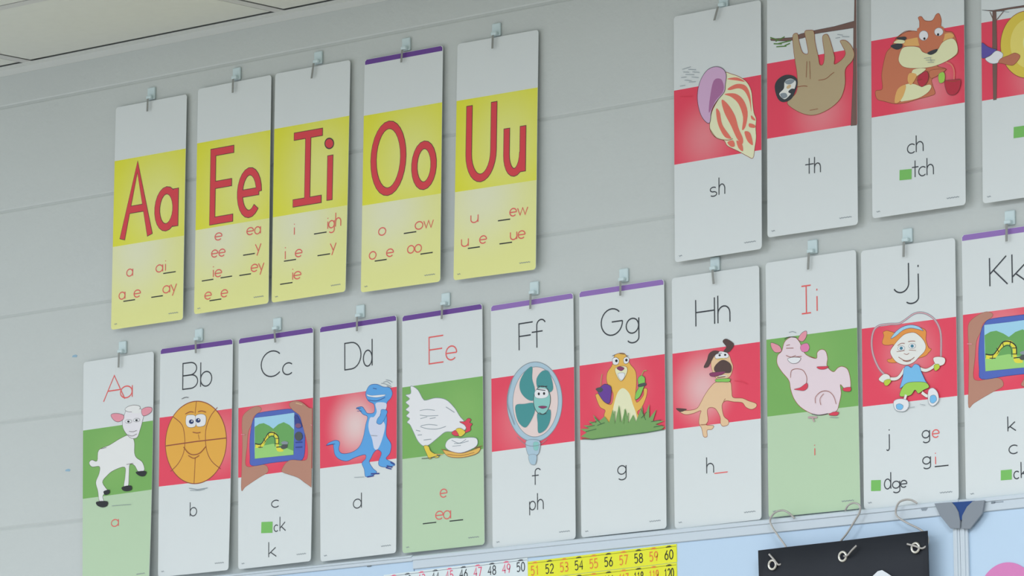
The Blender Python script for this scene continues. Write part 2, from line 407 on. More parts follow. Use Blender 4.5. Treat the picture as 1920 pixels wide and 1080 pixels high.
# bits of blue tape left on the wall
for lab, x, z in (('torn bit of blue tape on the wall left of the red Aa heading', *(-0.7687,2.6568)), ('torn bit of blue tape on the wall left of the lamb', *(-0.7853,2.4373))):
    bm = bmesh.new(); prism(bm, [(-.007, -.001), (.005, -.0025), (.008, .0005), (.003, .003), (-.005, .002)], -.0004, -.00005)
    o = obj('tape_scrap', bm, mat('blue_tape', (140, 172, 190), 0.6)); o.location = (x, 0, z); tag(o, lab, 'tape', 'scraps of blue tape on the wall')
# number strips held on the middle whiteboard
def number_strip(label, x0, x1, z0, z1, zrot, numbers, first_x, step, h, paper, odd, even, base_off):
    t = thing('number_strip', label, 'number strip', (x0, -.0142, z0), (0, zrot, 0), 'number strips on the middle whiteboard')
    w = x1 - x0; hh = z1 - z0
    bm = bmesh.new(); box(bm, 0, w, -.0008, 0, 0, hh); obj('strip_card', bm, ink(paper), t)
    flat = lambda u, v: .0008
    line = [('L', 'olive' if paper == 'stripyellow' else 'gr', 0, 1.0, 0, [(1, 3.6), (w * 1000 - 1, 3.6)])]
    it = []; dots = []
    for i, n in enumerate(numbers):
        cx = (first_x + step * i - x0) * 1000; s = str(n); k = odd if n % 2 else even
        dw = 7.6 if len(s) == 2 else 5.4; sp = 10.6 if len(s) == 2 else 7.4
        dots += [('L', k, 0, 1.6, 0, [(cx - 6, 3.5), (cx + 6, 3.5)]), ('L', k, 0, .8, 0, [(cx - 3, 2.0), (cx + 4, 2.0)])]
        for j, ch in enumerate(s):
            it.append(('T', k, ch, cx + (j - (len(s) - 1) / 2) * sp - dw / 2, base_off * 1000, dw, h * 1000, 1.9, None, 0))
    def put(nm, its, b):
        o = print_mesh(nm, its, w, hh, flat, t, b, .00002); o.location = (0, 0, hh)
    put('guide_line', line + dots, .0001)
    for k in range(0, len(it), len(it) // len(numbers)): put('number', it[k:k + len(it) // len(numbers)], .0003)
    return t
NS = {'xa': 0.4048,'xb': 0.7426,'z1a': 2.1783,'z0a': 2.1457,'z1b': 2.1783,'z0b': 2.1473,'rot': -0.0205}
number_strip('white number strip to the left of the yellow strips', NS['xa'] - .345, NS['xa'] - .0005, NS['z0a'], NS['z1a'], NS['rot'], range(41, 51), NS['xa'] - .0165 - .0338 * 9, .0338, .0155, 'stripwhite', 'pinkink', 'dk', .0225)
number_strip('upper yellow number strip running from 51 to 60', NS['xa'], NS['xb'], NS['z0b'], NS['z1b'], NS['rot'], range(51, 61), NS['xa'] + .0165, .0338, .0155, 'stripyellow', 'orange', 'bk', .0245)
number_strip('lower yellow number strip with 116 to 120 in view', NS['xa'], NS['xb'], NS['z0b'] - .0312, NS['z0b'] - .0008, NS['rot'], range(111, 121), NS['xa'] + .0165, .0338, .0155, 'stripyellow', 'orange', 'bk', .0245)
# black hanging chart with eyelets
CH = {'x': 0.9503,'z': 2.1588,'w': 0.3524,'rot': -0.0204,'eye': [(0.0326,-0.0272),(0.1772,-0.026),(0.3302,-0.026)],'mark': [(0.2221,-0.0914),(0.2336,-0.0688),(0.2513,-0.0572),(0.2601,-0.0562),(0.2709,-0.0624),(0.288,-0.0735),(0.3027,-0.0982)]}
t = thing('hanging_chart', 'black hanging chart with three metal eyelets and a white mark', 'chart', (CH['x'], -.030, CH['z'] - .60), (0, CH['rot'], 0))
bm = bmesh.new(); nx, nzz = 24, 10; w, hh = CH['w'], .60
V = [[bm.verts.new((w * (i / nx), -.008 - .0025 * math.sin(i / nx * 9) * (1 - j / nzz * .5), hh * j / nzz)) for i in range(nx + 1)] for j in range(nzz + 1)]
Bk = [[bm.verts.new((w * (i / nx), -.006 - .0025 * math.sin(i / nx * 9) * (1 - j / nzz * .5), hh * j / nzz)) for i in range(nx + 1)] for j in range(nzz + 1)]
for j in range(nzz):
    for i in range(nx):
        bm.faces.new((V[j][i], V[j][i + 1], V[j + 1][i + 1], V[j + 1][i])); bm.faces.new((Bk[j][i], Bk[j + 1][i], Bk[j + 1][i + 1], Bk[j][i + 1]))
for i in range(nx):
    bm.faces.new((V[0][i], Bk[0][i], Bk[0][i + 1], V[0][i + 1])); bm.faces.new((V[nzz][i], V[nzz][i + 1], Bk[nzz][i + 1], Bk[nzz][i]))
for j in range(nzz):
    bm.faces.new((V[j][0], V[j + 1][0], Bk[j + 1][0], Bk[j][0])); bm.faces.new((V[j][nx], Bk[j][nx], Bk[j + 1][nx], V[j + 1][nx]))
bmesh.ops.recalc_face_normals(bm, faces=bm.faces)
cloth_m = mat('black_nylon', (36, 39, 45), 0.6); nz = noise_colour(cloth_m, 8, .2, (36, 39, 45)); 
obj('cloth_panel', bm, cloth_m, t, True)
steel_m = mat('bright_steel', (205, 202, 190), 0.28, metal=0.6, spec=0.6)
for gx, gz in CH['eye']:
    bm = bmesh.new(); yy = -.0088 - .0025 * math.sin(gx / w * 9)
    tube(bm, [(gx + .0075 * math.cos(a * math.pi / 10), yy - .001, hh + gz + .0075 * math.sin(a * math.pi / 10)) for a in range(20)], .0021, 8, 0, True)
    o = obj('eyelet', bm, steel_m, t, True)
    bm = bmesh.new(); bmesh.ops.create_circle(bm, cap_ends=True, segments=20, radius=.0062, matrix=Matrix.Translation((gx, yy - .0006, hh + gz)) @ Matrix.Rotation(math.pi / 2, 4, 'X'))
    obj('eyelet_hole', bm, mat('dark_hole', (22, 24, 34), 0.8), o)
bm = bmesh.new(); prism(bm, CH['mark'], -.0112, -.0108)
for v in bm.verts: v.co.z += hh
obj('white_mark', bm, mat('white_felt', (214, 218, 236), 0.7), t)
# wire hooks from which the chart hangs over the top rail
def hook(label, pts, r=.0017):
    P = catmull(pts, False, 8); bx = sum(p[0] for p in pts) / len(pts); bz = min(p[2] for p in pts)
    bm = bmesh.new(); tube(bm, [(p[0] - bx, p[1], p[2] - bz) for p in P], r, 8)
    o = obj('wire_hook', bm, mat('hook_steel', (170, 166, 160), 0.35, metal=0.3, spec=0.6), None, True); o.location = (bx, 0, bz)
    tag(o, label, 'hook', 'wire hooks holding the black chart')
for lab, pts in [('wire hook over the rail below the pig card',[(1.0058,-0.024,2.2085),(0.9956,-0.028,2.2187),(0.9829,-0.029,2.2232),(0.9669,-0.029,2.22),(0.9568,-0.028,2.2092),(0.9603,-0.027,2.1973),(0.9737,-0.027,2.1803),(0.9892,-0.027,2.1613),(0.9932,-0.028,2.1485),(0.9891,-0.033,2.1377),(0.984,-0.041,2.1313),(0.9764,-0.044,2.1405),(0.9663,-0.044,2.1501)]),('wire hook over the rail between pig and girl cards',[(1.1125,-0.024,2.2137),(1.1213,-0.028,2.2207),(1.1332,-0.029,2.2241),(1.1453,-0.029,2.2197),(1.1454,-0.028,2.2083),(1.1332,-0.027,2.1934),(1.1174,-0.027,2.1751),(1.1038,-0.027,2.162),(1.1021,-0.028,2.1497),(1.1124,-0.033,2.1389),(1.1274,-0.041,2.1364),(1.1399,-0.044,2.1441),(1.1499,-0.044,2.1513)]),('wire hook over the rail below the skipping girl card',[(1.2607,-0.024,2.2138),(1.253,-0.028,2.2193),(1.2408,-0.029,2.2211),(1.2276,-0.029,2.2177),(1.2201,-0.028,2.207),(1.2213,-0.027,2.1956),(1.2406,-0.027,2.1836),(1.2664,-0.027,2.1712),(1.282,-0.028,2.1595),(1.2876,-0.033,2.1466),(1.2826,-0.041,2.1377),(1.2699,-0.044,2.1419),(1.2537,-0.044,2.1465)])]: hook(lab, pts)
# pink paper circle
bm = bmesh.new(); bmesh.ops.create_cone(bm, cap_ends=True, segments=64, radius1=.058, radius2=.058, depth=.0012, matrix=Matrix.Rotation(math.pi / 2, 4, 'X'))
o = obj('paper_circle', bm, mat('pink_paper', (206, 124, 176), 0.6)); o.location = ((1.43,2.1063)[0], -.0149, (1.43,2.1063)[1] - .058); tag(o, 'pink paper circle on the whiteboard at the right edge', 'paper circle')

# ================================================================== LETTER CARDS
CARDS = [
{'key': 'VA','x': -0.5556,'z': 2.6947,'r': -0.0011,'w': 0.1938,'h': 0.4327,'g': [0.006,0.01,-0.0021,-0.001],'style': 'yellow','purple': 0,'grad': None,'head': [('T','vr','A',26.3,259.9,75.2,136.1,13,'ol',2.2),('T','vr','a',120.2,250.8,50.9,71.3,13,'ol',2.2)],'sub': [('T','tr','a',40.4,334.1,16.8,13.6,2.0,None,0),('T','tr','a',120.0,334.9,18.6,13.6,2.0,None,0),('T','tr','i',143.4,334.3,4.4,13.0,2.0,None,0),('T','bk','_',139.9,339.1,33.2,1.6,2.0,None,0),('T','tr','a',20.5,376.4,16.8,13.6,2.0,None,0),('T','bk','_',32.9,381.1,31.9,1.6,2.0,None,0),('T','tr','e',61.2,376.8,18.6,13.6,2.0,None,0),('T','bk','_',108.9,381.5,31.0,1.6,2.0,None,0),('T','tr','a',139.8,377.1,18.6,13.6,2.0,None,0),('T','tr','y',160.9,376.0,15.0,13.6,2.0,None,0)],'pic': []},
{'key': 'VE','x': -0.3299,'z': 2.7016,'r': -0.0047,'w': 0.1938,'h': 0.432,'g': [0.006,0.01,-0.002,-0.0],'style': 'yellow','purple': 0,'grad': None,'head': [('T','vr','E',44.3,259.4,53.9,131.2,13,'ol',2.2),('T','vr','e',115.4,257.6,51.7,81.0,13,'ol',2.2)],'sub': [('T','tr','e',52.0,297.5,19.4,13.4,2.0,None,0),('T','tr','e',135.7,297.3,18.1,13.4,2.0,None,0),('T','tr','a',156.2,298.0,15.5,13.4,2.0,None,0),('T','tr','e',43.7,328.9,17.2,13.4,2.0,None,0),('T','tr','e',63.1,329.4,17.2,13.4,2.0,None,0),('T','bk','_',127.3,334.2,30.2,1.6,2.0,None,0),('T','tr','y',158.8,330.7,14.2,13.4,2.0,None,0),('T','bk','_',19.6,370.8,30.2,1.6,2.0,None,0),('T','tr','i',47.5,366.5,4.3,13.4,2.0,None,0),('T','tr','e',54.0,367.5,18.1,13.4,2.0,None,0),('T','bk','_',69.0,370.4,30.2,1.6,2.0,None,0),('T','bk','_',118.1,371.5,30.2,1.6,2.0,None,0),('T','tr','e',147.9,368.1,18.1,13.4,2.0,None,0),('T','tr','y',167.4,367.7,13.8,13.4,2.0,None,0),('T','tr','e',27.8,407.2,18.1,13.4,2.0,None,0),('T','bk','_',40.7,410.7,31.0,1.6,2.0,None,0),('T','tr','e',70.6,407.5,18.1,13.4,2.0,None,0)],'pic': []},
{'key': 'VI','x': -0.1284,'z': 2.7021,'r': 0.0003,'w': 0.1925,'h': 0.4323,'g': [0.006,0.01,0.0029,-0.0017],'style': 'yellow','purple': 0,'grad': None,'head': [('T','vr','I',52.7,252.1,72.2,125.8,13,'ol',2.2),('T','vr','l',144.1,256.4,4.6,82.6,13,'ol',2.2),('P','vr',1,2.3,'ol',[(154.2,151.8),(152.9,156.5),(148.9,159.5),(143.4,160.2),(137.8,158.2),(133.7,154.2),(132.1,149.2),(133.4,144.5),(137.4,141.5),(142.9,140.9),(148.5,142.8),(152.6,146.8)])],'sub': [('T','tr','i',54.6,311.1,4.6,13.6,2.0,None,0),('T','bk','_',108.2,315.9,32.4,1.6,2.0,None,0),('T','tr','i',141.1,310.3,4.6,13.6,2.0,None,0),('T','tr','g',145.8,309.6,14.8,13.6,2.0,None,0),('T','tr','h',163.4,308.4,14.8,25.9,2.0,None,0),('T','bk','_',118.4,357.6,32.4,1.6,2.0,None,0),('T','tr','y',150.9,352.3,14.8,13.6,2.0,None,0),('T','tr','i',32.0,354.5,4.6,14.9,2.0,None,0),('T','bk','_',31.1,358.0,31.5,1.6,2.0,None,0),('T','tr','e',60.0,353.9,18.5,13.6,2.0,None,0),('T','bk','_',21.9,400.3,32.4,1.6,2.0,None,0),('T','tr','i',52.3,395.3,4.6,13.6,2.0,None,0),('T','tr','e',57.4,394.9,19.4,13.6,2.0,None,0)],'pic': []},
{'key': 'VO','x': 0.1007,'z': 2.6964,'r': 0.0026,'w': 0.1942,'h': 0.4327,'g': [0.006,0.01,-0.0021,-0.0004],'style': 'yellow','purple': 1,'grad': None,'head': [('T','vr','O',26.7,253.7,74.0,123.8,13,'ol',2.2),('T','vr','o',128.4,253.3,47.3,75.3,13,'ol',2.2)],'sub': [('T','tr','o',42.2,332.5,17.8,13.8,2.0,None,0),('T','bk','_',104.9,335.4,30.4,1.6,2.0,None,0),('T','tr','o',132.4,331.6,18.6,13.8,2.0,None,0),('T','tr','w',153.4,331.3,23.2,13.1,2.0,None,0),('T','tr','o',19.9,374.1,16.9,13.8,2.0,None,0),('T','bk','_',33.9,378.4,29.6,1.6,2.0,None,0),('T','tr','e',62.5,373.9,17.8,13.8,2.0,None,0),('T','tr','o',114.5,373.3,16.1,13.8,2.0,None,0),('T','tr','o',132.2,373.4,16.1,13.8,2.0,None,0),('T','bk','_',146.1,377.7,29.6,1.6,2.0,None,0)],'pic': []},
{'key': 'VU','x': 0.3288,'z': 2.6937,'r': 0.0068,'w': 0.1942,'h': 0.4317,'g': [0.006,0.01,-0.002,-0.0002],'style': 'yellow','purple': 0,'grad': None,'head': [('T','vr','U',32.0,252.5,59.4,134.2,13,'ol',2.2),('T','vr','u',122.7,251.8,40.1,81.0,13,'ol',2.2)],'sub': [('T','tr','u',39.7,331.8,18.0,13.5,2.0,None,0),('T','bk','_',104.7,335.1,28.7,1.6,2.0,None,0),('T','tr','e',132.2,330.2,16.4,13.5,2.0,None,0),('T','tr','w',150.7,330.5,23.8,12.9,2.0,None,0),('T','tr','u',18.0,372.8,17.2,13.5,2.0,None,0),('T','bk','_',33.7,377.4,28.7,1.6,2.0,None,0),('T','tr','e',61.3,371.8,17.2,13.5,2.0,None,0),('T','bk','_',109.1,377.2,29.5,1.6,2.0,None,0),('T','tr','u',134.6,372.7,15.6,13.5,2.0,None,0),('T','tr','e',152.2,372.6,17.2,13.5,2.0,None,0)],'pic': []},
{'key': 'A','x': -0.6361,'z': 2.2068,'r': -0.0116,'w': 0.1926,'h': 0.4357,'g': [0.006,0.004,0.0097,-0.0014],'style': 'green','purple': 0,'grad': (0.45,0.45,0.2),'head': [('T','tr','A',56.5,82.3,58.4,47.5,2.3,None,0),('T','tr','a',102.8,80.9,33.2,22.3,2.3,None,0)],'sub': [('T','tr','a',80.7,324.3,20.5,13.1,1.8,None,0)],'pic': [('P','lamb',1,0.7,'ol',[(44.2,174.0),(73.9,167.2),(104.9,157.1),(131.0,153.2),(142.1,167.6),(142.9,187.8),(148.6,198.5),(165.0,208.7),(171.1,224.6),(155.1,226.3),(143.9,213.2),(130.5,210.0),(128.6,228.4),(126.7,250.4),(114.8,250.7),(118.0,230.7),(116.1,213.5),(85.9,217.0),(67.8,225.1),(55.0,237.1),(71.3,256.0),(62.1,258.3),(55.7,264.4),(58.6,273.3),(46.7,271.9),(42.3,252.6),(36.6,235.1),(45.4,219.2),(46.3,205.9),(25.5,204.4),(17.6,196.1),(25.2,191.1),(39.6,194.3)]),('P','lambh',1,0.7,'ol',[(108.9,122.9),(113.8,113.6),(123.8,101.5),(149.8,100.7),(166.2,115.4),(164.2,130.1),(157.1,147.6),(149.7,160.1),(133.9,160.1),(120.4,150.4),(110.8,137.9)]),('P','lamb',1,0.7,'ol',[(157.5,103.3),(156.3,106.0),(151.3,108.3),(143.4,109.7),(134.2,109.8),(125.6,108.7),(119.2,106.5),(116.4,103.8),(117.5,101.1),(122.6,98.8),(130.4,97.5),(139.5,97.3),(148.1,98.5),(154.6,100.6)]),('P','lamb',1,0.0,'ol',[(165.7,110.4),(164.7,112.0),(160.8,113.3),(154.8,114.1),(147.9,114.2),(141.5,113.6),(136.8,112.4),(134.8,110.8),(135.8,109.2),(139.7,107.8),(145.7,107.1),(152.6,107.0),(159.0,107.6),(163.7,108.8)]),('P','pinkear',1,0.7,'ol',[(77.4,110.0),(90.3,108.0),(111.2,113.3),(111.5,121.5),(98.6,125.2),(85.5,120.6)]),('P','pinkear',1,0.7,'ol',[(161.9,108.4),(176.2,104.9),(189.5,107.8),(187.3,115.9),(171.7,120.9),(163.7,118.5)]),('P','wh',1,0.5,'ol',[(134.9,127.2),(134.4,128.8),(132.3,130.0),(128.9,130.7),(125.0,130.6),(121.3,129.9),(118.5,128.6),(117.2,127.0),(117.7,125.4),(119.8,124.1),(123.2,123.5),(127.1,123.5),(130.8,124.3),(133.6,125.6)]),('P','wh',1,0.5,'ol',[(157.1,126.9),(156.6,128.4),(154.5,129.5),(151.1,130.1),(147.2,130.1),(143.5,129.4),(140.7,128.2),(139.5,126.7),(140.0,125.3),(142.1,124.2),(145.5,123.5),(149.4,123.6),(153.1,124.3),(155.9,125.5)]),('P','bk',1,0.0,'ol',[(129.2,127.7),(128.9,128.6),(128.1,129.2),(126.8,129.4),(125.4,129.3),(124.2,128.8),(123.3,128.0),(122.9,127.1),(123.2,126.3),(124.0,125.7),(125.3,125.4),(126.7,125.6),(128.0,126.1),(128.9,126.8)]),('P','bk',1,0.0,'ol',[(151.5,127.5),(151.2,128.3),(150.3,128.9),(149.1,129.2),(147.7,129.0),(146.4,128.5),(145.5,127.7),(145.1,126.8),(145.4,126.0),(146.3,125.4),(147.5,125.2),(148.9,125.3),(150.2,125.8),(151.1,126.6)]),('L','ol',1,0.7,0,[(124.4,152.5),(136.4,156.2),(149.4,153.4)]),('L','ol',1,0.7,0,[(128.1,146.3),(138.7,148.2),(149.1,146.7)]),('P','bk',1,0.0,'ol',[(149.7,225.7),(176.5,227.0),(174.2,235.2),(163.5,235.7),(152.6,231.1)]),('P','bk',1,0.0,'ol',[(110.8,251.1),(134.7,250.4),(137.7,258.5),(124.5,260.4),(112.4,257.3)]),('P','bk',1,0.0,'ol',[(59.4,254.6),(75.1,253.0),(75.4,259.9),(63.5,261.9)]),('P','bk',1,0.0,'ol',[(40.1,272.8),(69.2,274.5),(69.4,283.1),(56.2,285.0),(41.6,279.9)]),('L','gr',1,0.8,0,[(82.7,284.7),(109.3,285.3),(136.1,286.7)]),('L','ol',1,0.7,0,[(50.7,172.2),(66.2,171.3)]),('L','ol',1,0.7,0,[(122.6,209.2),(141.1,208.7)])]},
{'key': 'B','x': -0.4302,'z': 2.2139,'r': 0.0,'w': 0.193,'h': 0.4326,'g': [0.006,0.004,0.0057,-0.0012],'style': 'red','purple': 1,'grad': (0.85,0.45,0.25),'head': [('T','dk','B',61.5,83.0,39.8,49.1,2.3,None,0),('T','dk','b',109.1,82.5,29.5,46.1,2.3,None,0)],'sub': [('T','dk','b',85.6,324.3,17.7,26.1,1.8,None,0)],'pic': [('P','ball',1,1.8,'brn',[(179.9,196.2),(175.9,215.8),(166.5,233.5),(152.4,248.1),(134.5,258.3),(114.0,263.6),(92.5,263.5),(71.3,258.0),(52.1,247.4),(36.1,232.6),(24.5,214.7),(18.1,194.8),(17.2,174.4),(21.9,154.9),(31.7,137.6),(45.9,123.7),(63.7,114.0),(83.7,109.1),(104.7,109.3),(125.3,114.7),(144.0,124.8),(159.8,139.0),(171.6,156.4),(178.4,175.9)]),('L','brn',0,2.2,0,[(18.4,186.1),(98.2,184.8),(179.9,185.2)]),('L','brn',1,1.5,0,[(36.1,132.2),(60.8,149.9),(68.6,175.2),(66.6,201.6),(52.2,222.2),(31.3,235.6)]),('L','brn',1,1.5,0,[(154.7,125.6),(135.9,141.8),(124.5,166.9),(126.8,200.2),(141.0,224.7),(166.2,242.0)]),('L','brn',0,1.3,0,[(98.7,109.4),(95.6,131.8)]),('L','brn',0,1.3,0,[(97.7,214.3),(95.2,263.1)]),('L','brn',0,1.0,0,[(105.2,171.8),(107.9,182.0)]),('P','wh',1,0.5,'ol',[(72.6,134.6),(82.3,133.0),(95.7,135.8),(98.4,146.7),(96.2,156.3),(80.4,156.5),(71.7,149.2)]),('P','wh',1,0.5,'ol',[(98.2,136.1),(111.5,134.0),(123.7,138.3),(125.2,149.0),(120.6,156.8),(102.3,156.8),(98.0,146.6)]),('P','blk',1,0.0,'ol',[(92.6,147.0),(92.0,148.8),(90.3,150.1),(87.8,150.7),(85.0,150.4),(82.4,149.4),(80.6,147.8),(79.9,145.9),(80.5,144.1),(82.2,142.7),(84.8,142.1),(87.6,142.4),(90.1,143.4),(91.9,145.1)]),('P','blk',1,0.0,'ol',[(110.8,146.1),(110.2,147.9),(108.5,149.2),(106.0,149.8),(103.2,149.6),(100.6,148.5),(98.8,146.9),(98.2,145.0),(98.7,143.2),(100.5,141.9),(103.0,141.3),(105.8,141.5),(108.3,142.6),(110.1,144.2)]),('P','wh',1,0.0,'ol',[(89.9,145.6),(89.7,146.1),(89.2,146.5),(88.4,146.7),(87.5,146.7),(86.8,146.3),(86.2,145.8),(86.0,145.2),(86.2,144.7),(86.7,144.3),(87.5,144.1),(88.4,144.2),(89.1,144.5),(89.7,145.0)]),('P','wh',1,0.0,'ol',[(108.1,144.6),(107.9,145.1),(107.4,145.5),(106.6,145.7),(105.8,145.6),(105.0,145.3),(104.4,144.8),(104.2,144.2),(104.4,143.7),(104.9,143.3),(105.7,143.1),(106.6,143.2),(107.3,143.5),(107.9,144.0)]),('L','brn',1,1.5,0,[(70.1,130.3),(82.2,127.3),(91.9,129.0)]),('L','brn',1,1.5,0,[(104.1,129.3),(113.7,128.5),(124.7,131.9)]),('L','brn',1,1.5,0,[(90.4,166.4),(101.4,169.0),(111.2,168.7)]),('L','brn',1,1.5,0,[(66.4,192.5),(79.0,204.4),(93.9,209.3),(111.0,207.1),(125.4,196.7)]),('L','brn',1,1.3,0,[(79.1,209.4),(94.0,216.0),(108.7,211.9)]),('L','gr',0,1.2,0,[(82.9,271.4),(105.4,275.9),(132.7,274.8)]),('L','gr',0,0.8,0,[(85.5,275.9),(110.4,278.0),(125.3,276.7)]),('L','dk',1,1.0,0,[(59.9,101.1),(69.5,98.8),(78.0,99.9)])]},
{'key': 'C','x': -0.2184,'z': 2.215,'r': -0.0084,'w': 0.1931,'h': 0.4314,'g': [0.006,0.004,0.0061,-0.0014],'style': 'red','purple': 1,'grad': (0.4,0.33,0.35),'head': [('T','dk','C',59.4,80.5,51.3,47.6,2.3,None,0),('T','dk','c',114.9,81.2,25.6,21.8,2.3,None,0)],'sub': [('P','gsq',0,0.0,'ol',[(61.4,348.6),(90.8,350.4),(90.3,371.0),(60.7,369.2)]),('T','dk','c',87.7,324.4,19.9,12.9,1.8,None,0),('T','dk','c',94.7,369.3,10.7,11.9,1.8,None,0),('T','dk','k',110.2,369.7,15.7,26.8,1.8,None,0),('T','dk','k',80.9,415.2,21.4,27.8,1.8,None,0)],'pic': [('P','skin',1,0.5,'brn',[(8.4,284.8),(9.3,246.6),(10.9,198.4),(9.6,159.1),(13.8,144.9),(31.4,135.4),(47.8,132.2),(59.5,136.5),(57.2,142.7),(40.8,150.7),(36.0,163.2),(26.5,178.6),(22.8,206.2),(19.0,235.8),(28.5,243.4),(50.1,242.2),(69.3,243.2),(77.7,249.9),(76.6,258.2),(57.3,264.8),(35.6,272.9),(18.6,279.8)]),('P','blueb',1,0.8,'nav',[(30.7,190.5),(36.0,163.2),(45.5,148.8),(57.2,145.1),(94.7,144.7),(139.2,146.6),(158.2,158.8),(170.6,184.3),(173.8,214.1),(167.4,242.6),(131.5,241.6),(83.7,241.2),(35.7,241.6),(31.0,223.6)]),('P','sky',0,0.3,'nav',[(42.6,153.3),(92.4,153.8),(145.9,153.6),(145.9,188.5),(144.5,232.0),(93.2,230.4),(43.4,229.8),(42.1,191.6)]),('P','hill',0,0.0,'ol',[(43.1,170.4),(54.9,165.9),(66.7,165.4),(80.8,171.6),(91.5,178.3),(104.4,171.4),(118.5,168.7),(132.7,175.0),(145.2,185.1),(144.5,232.0),(93.1,229.6),(43.9,224.8)]),('P','grass2',0,0.0,'ol',[(43.5,208.2),(66.8,207.1),(90.6,206.1),(112.0,211.5),(144.3,224.5),(144.4,231.2),(93.2,230.4),(43.7,229.5)]),('L','yel',1,6.9,0,[(45.4,205.9),(62.0,206.7),(71.5,196.0),(80.9,187.9),(92.8,187.4),(101.1,195.6),(102.5,208.9),(104.9,218.2),(118.0,219.5)]),('L','bk',1,2.0,0,[(44.2,201.6),(59.6,203.9),(70.3,194.3),(79.7,185.4),(92.7,185.8),(104.7,194.3),(106.0,207.6)]),('L','bk',1,1.0,0,[(66.8,203.8),(77.4,195.0),(88.1,191.9),(95.2,196.7),(96.5,211.6)]),('L','bk',1,1.3,0,[(52.5,209.0),(64.4,210.2)]),('L','bk',1,1.7,0,[(100.1,213.6),(114.4,213.4)]),('L','bk',0,1.2,0,[(57.3,211.2),(59.6,203.1)]),('L','bk',0,1.2,0,[(71.5,201.0),(66.7,193.9)]),('L','bk',0,1.2,0,[(81.0,193.7),(78.5,185.2)]),('L','bk',0,1.2,0,[(92.8,193.2),(95.1,185.2)]),('L','bk',0,1.2,0,[(107.1,197.8),(97.6,196.9)]),('L','bk',0,1.2,0,[(107.2,207.7),(98.2,206.8)]),('P','dgr',1,0.0,'ol',[(112.0,214.8),(116.7,210.3),(128.6,211.4),(127.5,217.1),(116.8,218.6)]),('P','gr',1,0.0,'ol',[(113.1,205.8),(121.4,204.1),(130.9,207.5),(128.6,210.6),(116.7,209.4)]),('P','nav',1,0.0,'ol',[(146.5,159.3),(153.5,159.2),(164.5,175.6),(165.8,182.2),(151.7,182.5),(147.2,169.1)]),('P','brn2',1,0.0,'ol',[(164.3,179.6),(163.6,181.4),(161.6,182.7),(158.6,183.2),(155.2,182.9),(152.2,181.8),(150.0,180.1),(149.2,178.2),(149.9,176.4),(152.0,175.2),(155.0,174.6),(158.4,175.0),(161.4,176.1),(163.5,177.7)]),('P','dgr',1,0.0,'ol',[(167.9,199.6),(167.0,203.0),(164.3,205.6),(160.4,206.9),(155.9,206.4),(151.9,204.5),(149.1,201.3),(148.0,197.7),(148.9,194.2),(151.6,191.6),(155.6,190.4),(160.0,190.8),(164.0,192.8),(166.8,195.9)]),('L','nav',1,1.7,0,[(149.9,209.3),(166.5,210.1)]),('L','nav',1,1.7,0,[(150.1,218.4),(166.8,219.2)]),('P','skin',1,0.5,'brn',[(135.5,134.2),(150.6,132.5),(167.0,137.3),(183.6,148.4),(200.2,156.5),(201.7,200.4),(195.9,239.5),(197.6,292.7),(180.6,288.6),(156.2,274.3),(117.5,261.3),(117.4,253.7),(126.8,244.5),(141.1,240.9),(174.6,244.9),(182.7,236.5),(180.9,214.8),(173.2,192.7),(166.8,175.8),(160.6,160.7),(143.9,149.4),(134.4,140.5)]),('L','pinkear',1,1.2,0,[(189.3,180.4),(199.9,182.3)]),('L','pinkear',1,1.2,0,[(8.7,181.0),(18.2,182.4)]),('L','tan',1,1.7,0,[(150.7,136.5),(167.1,141.3)])]},
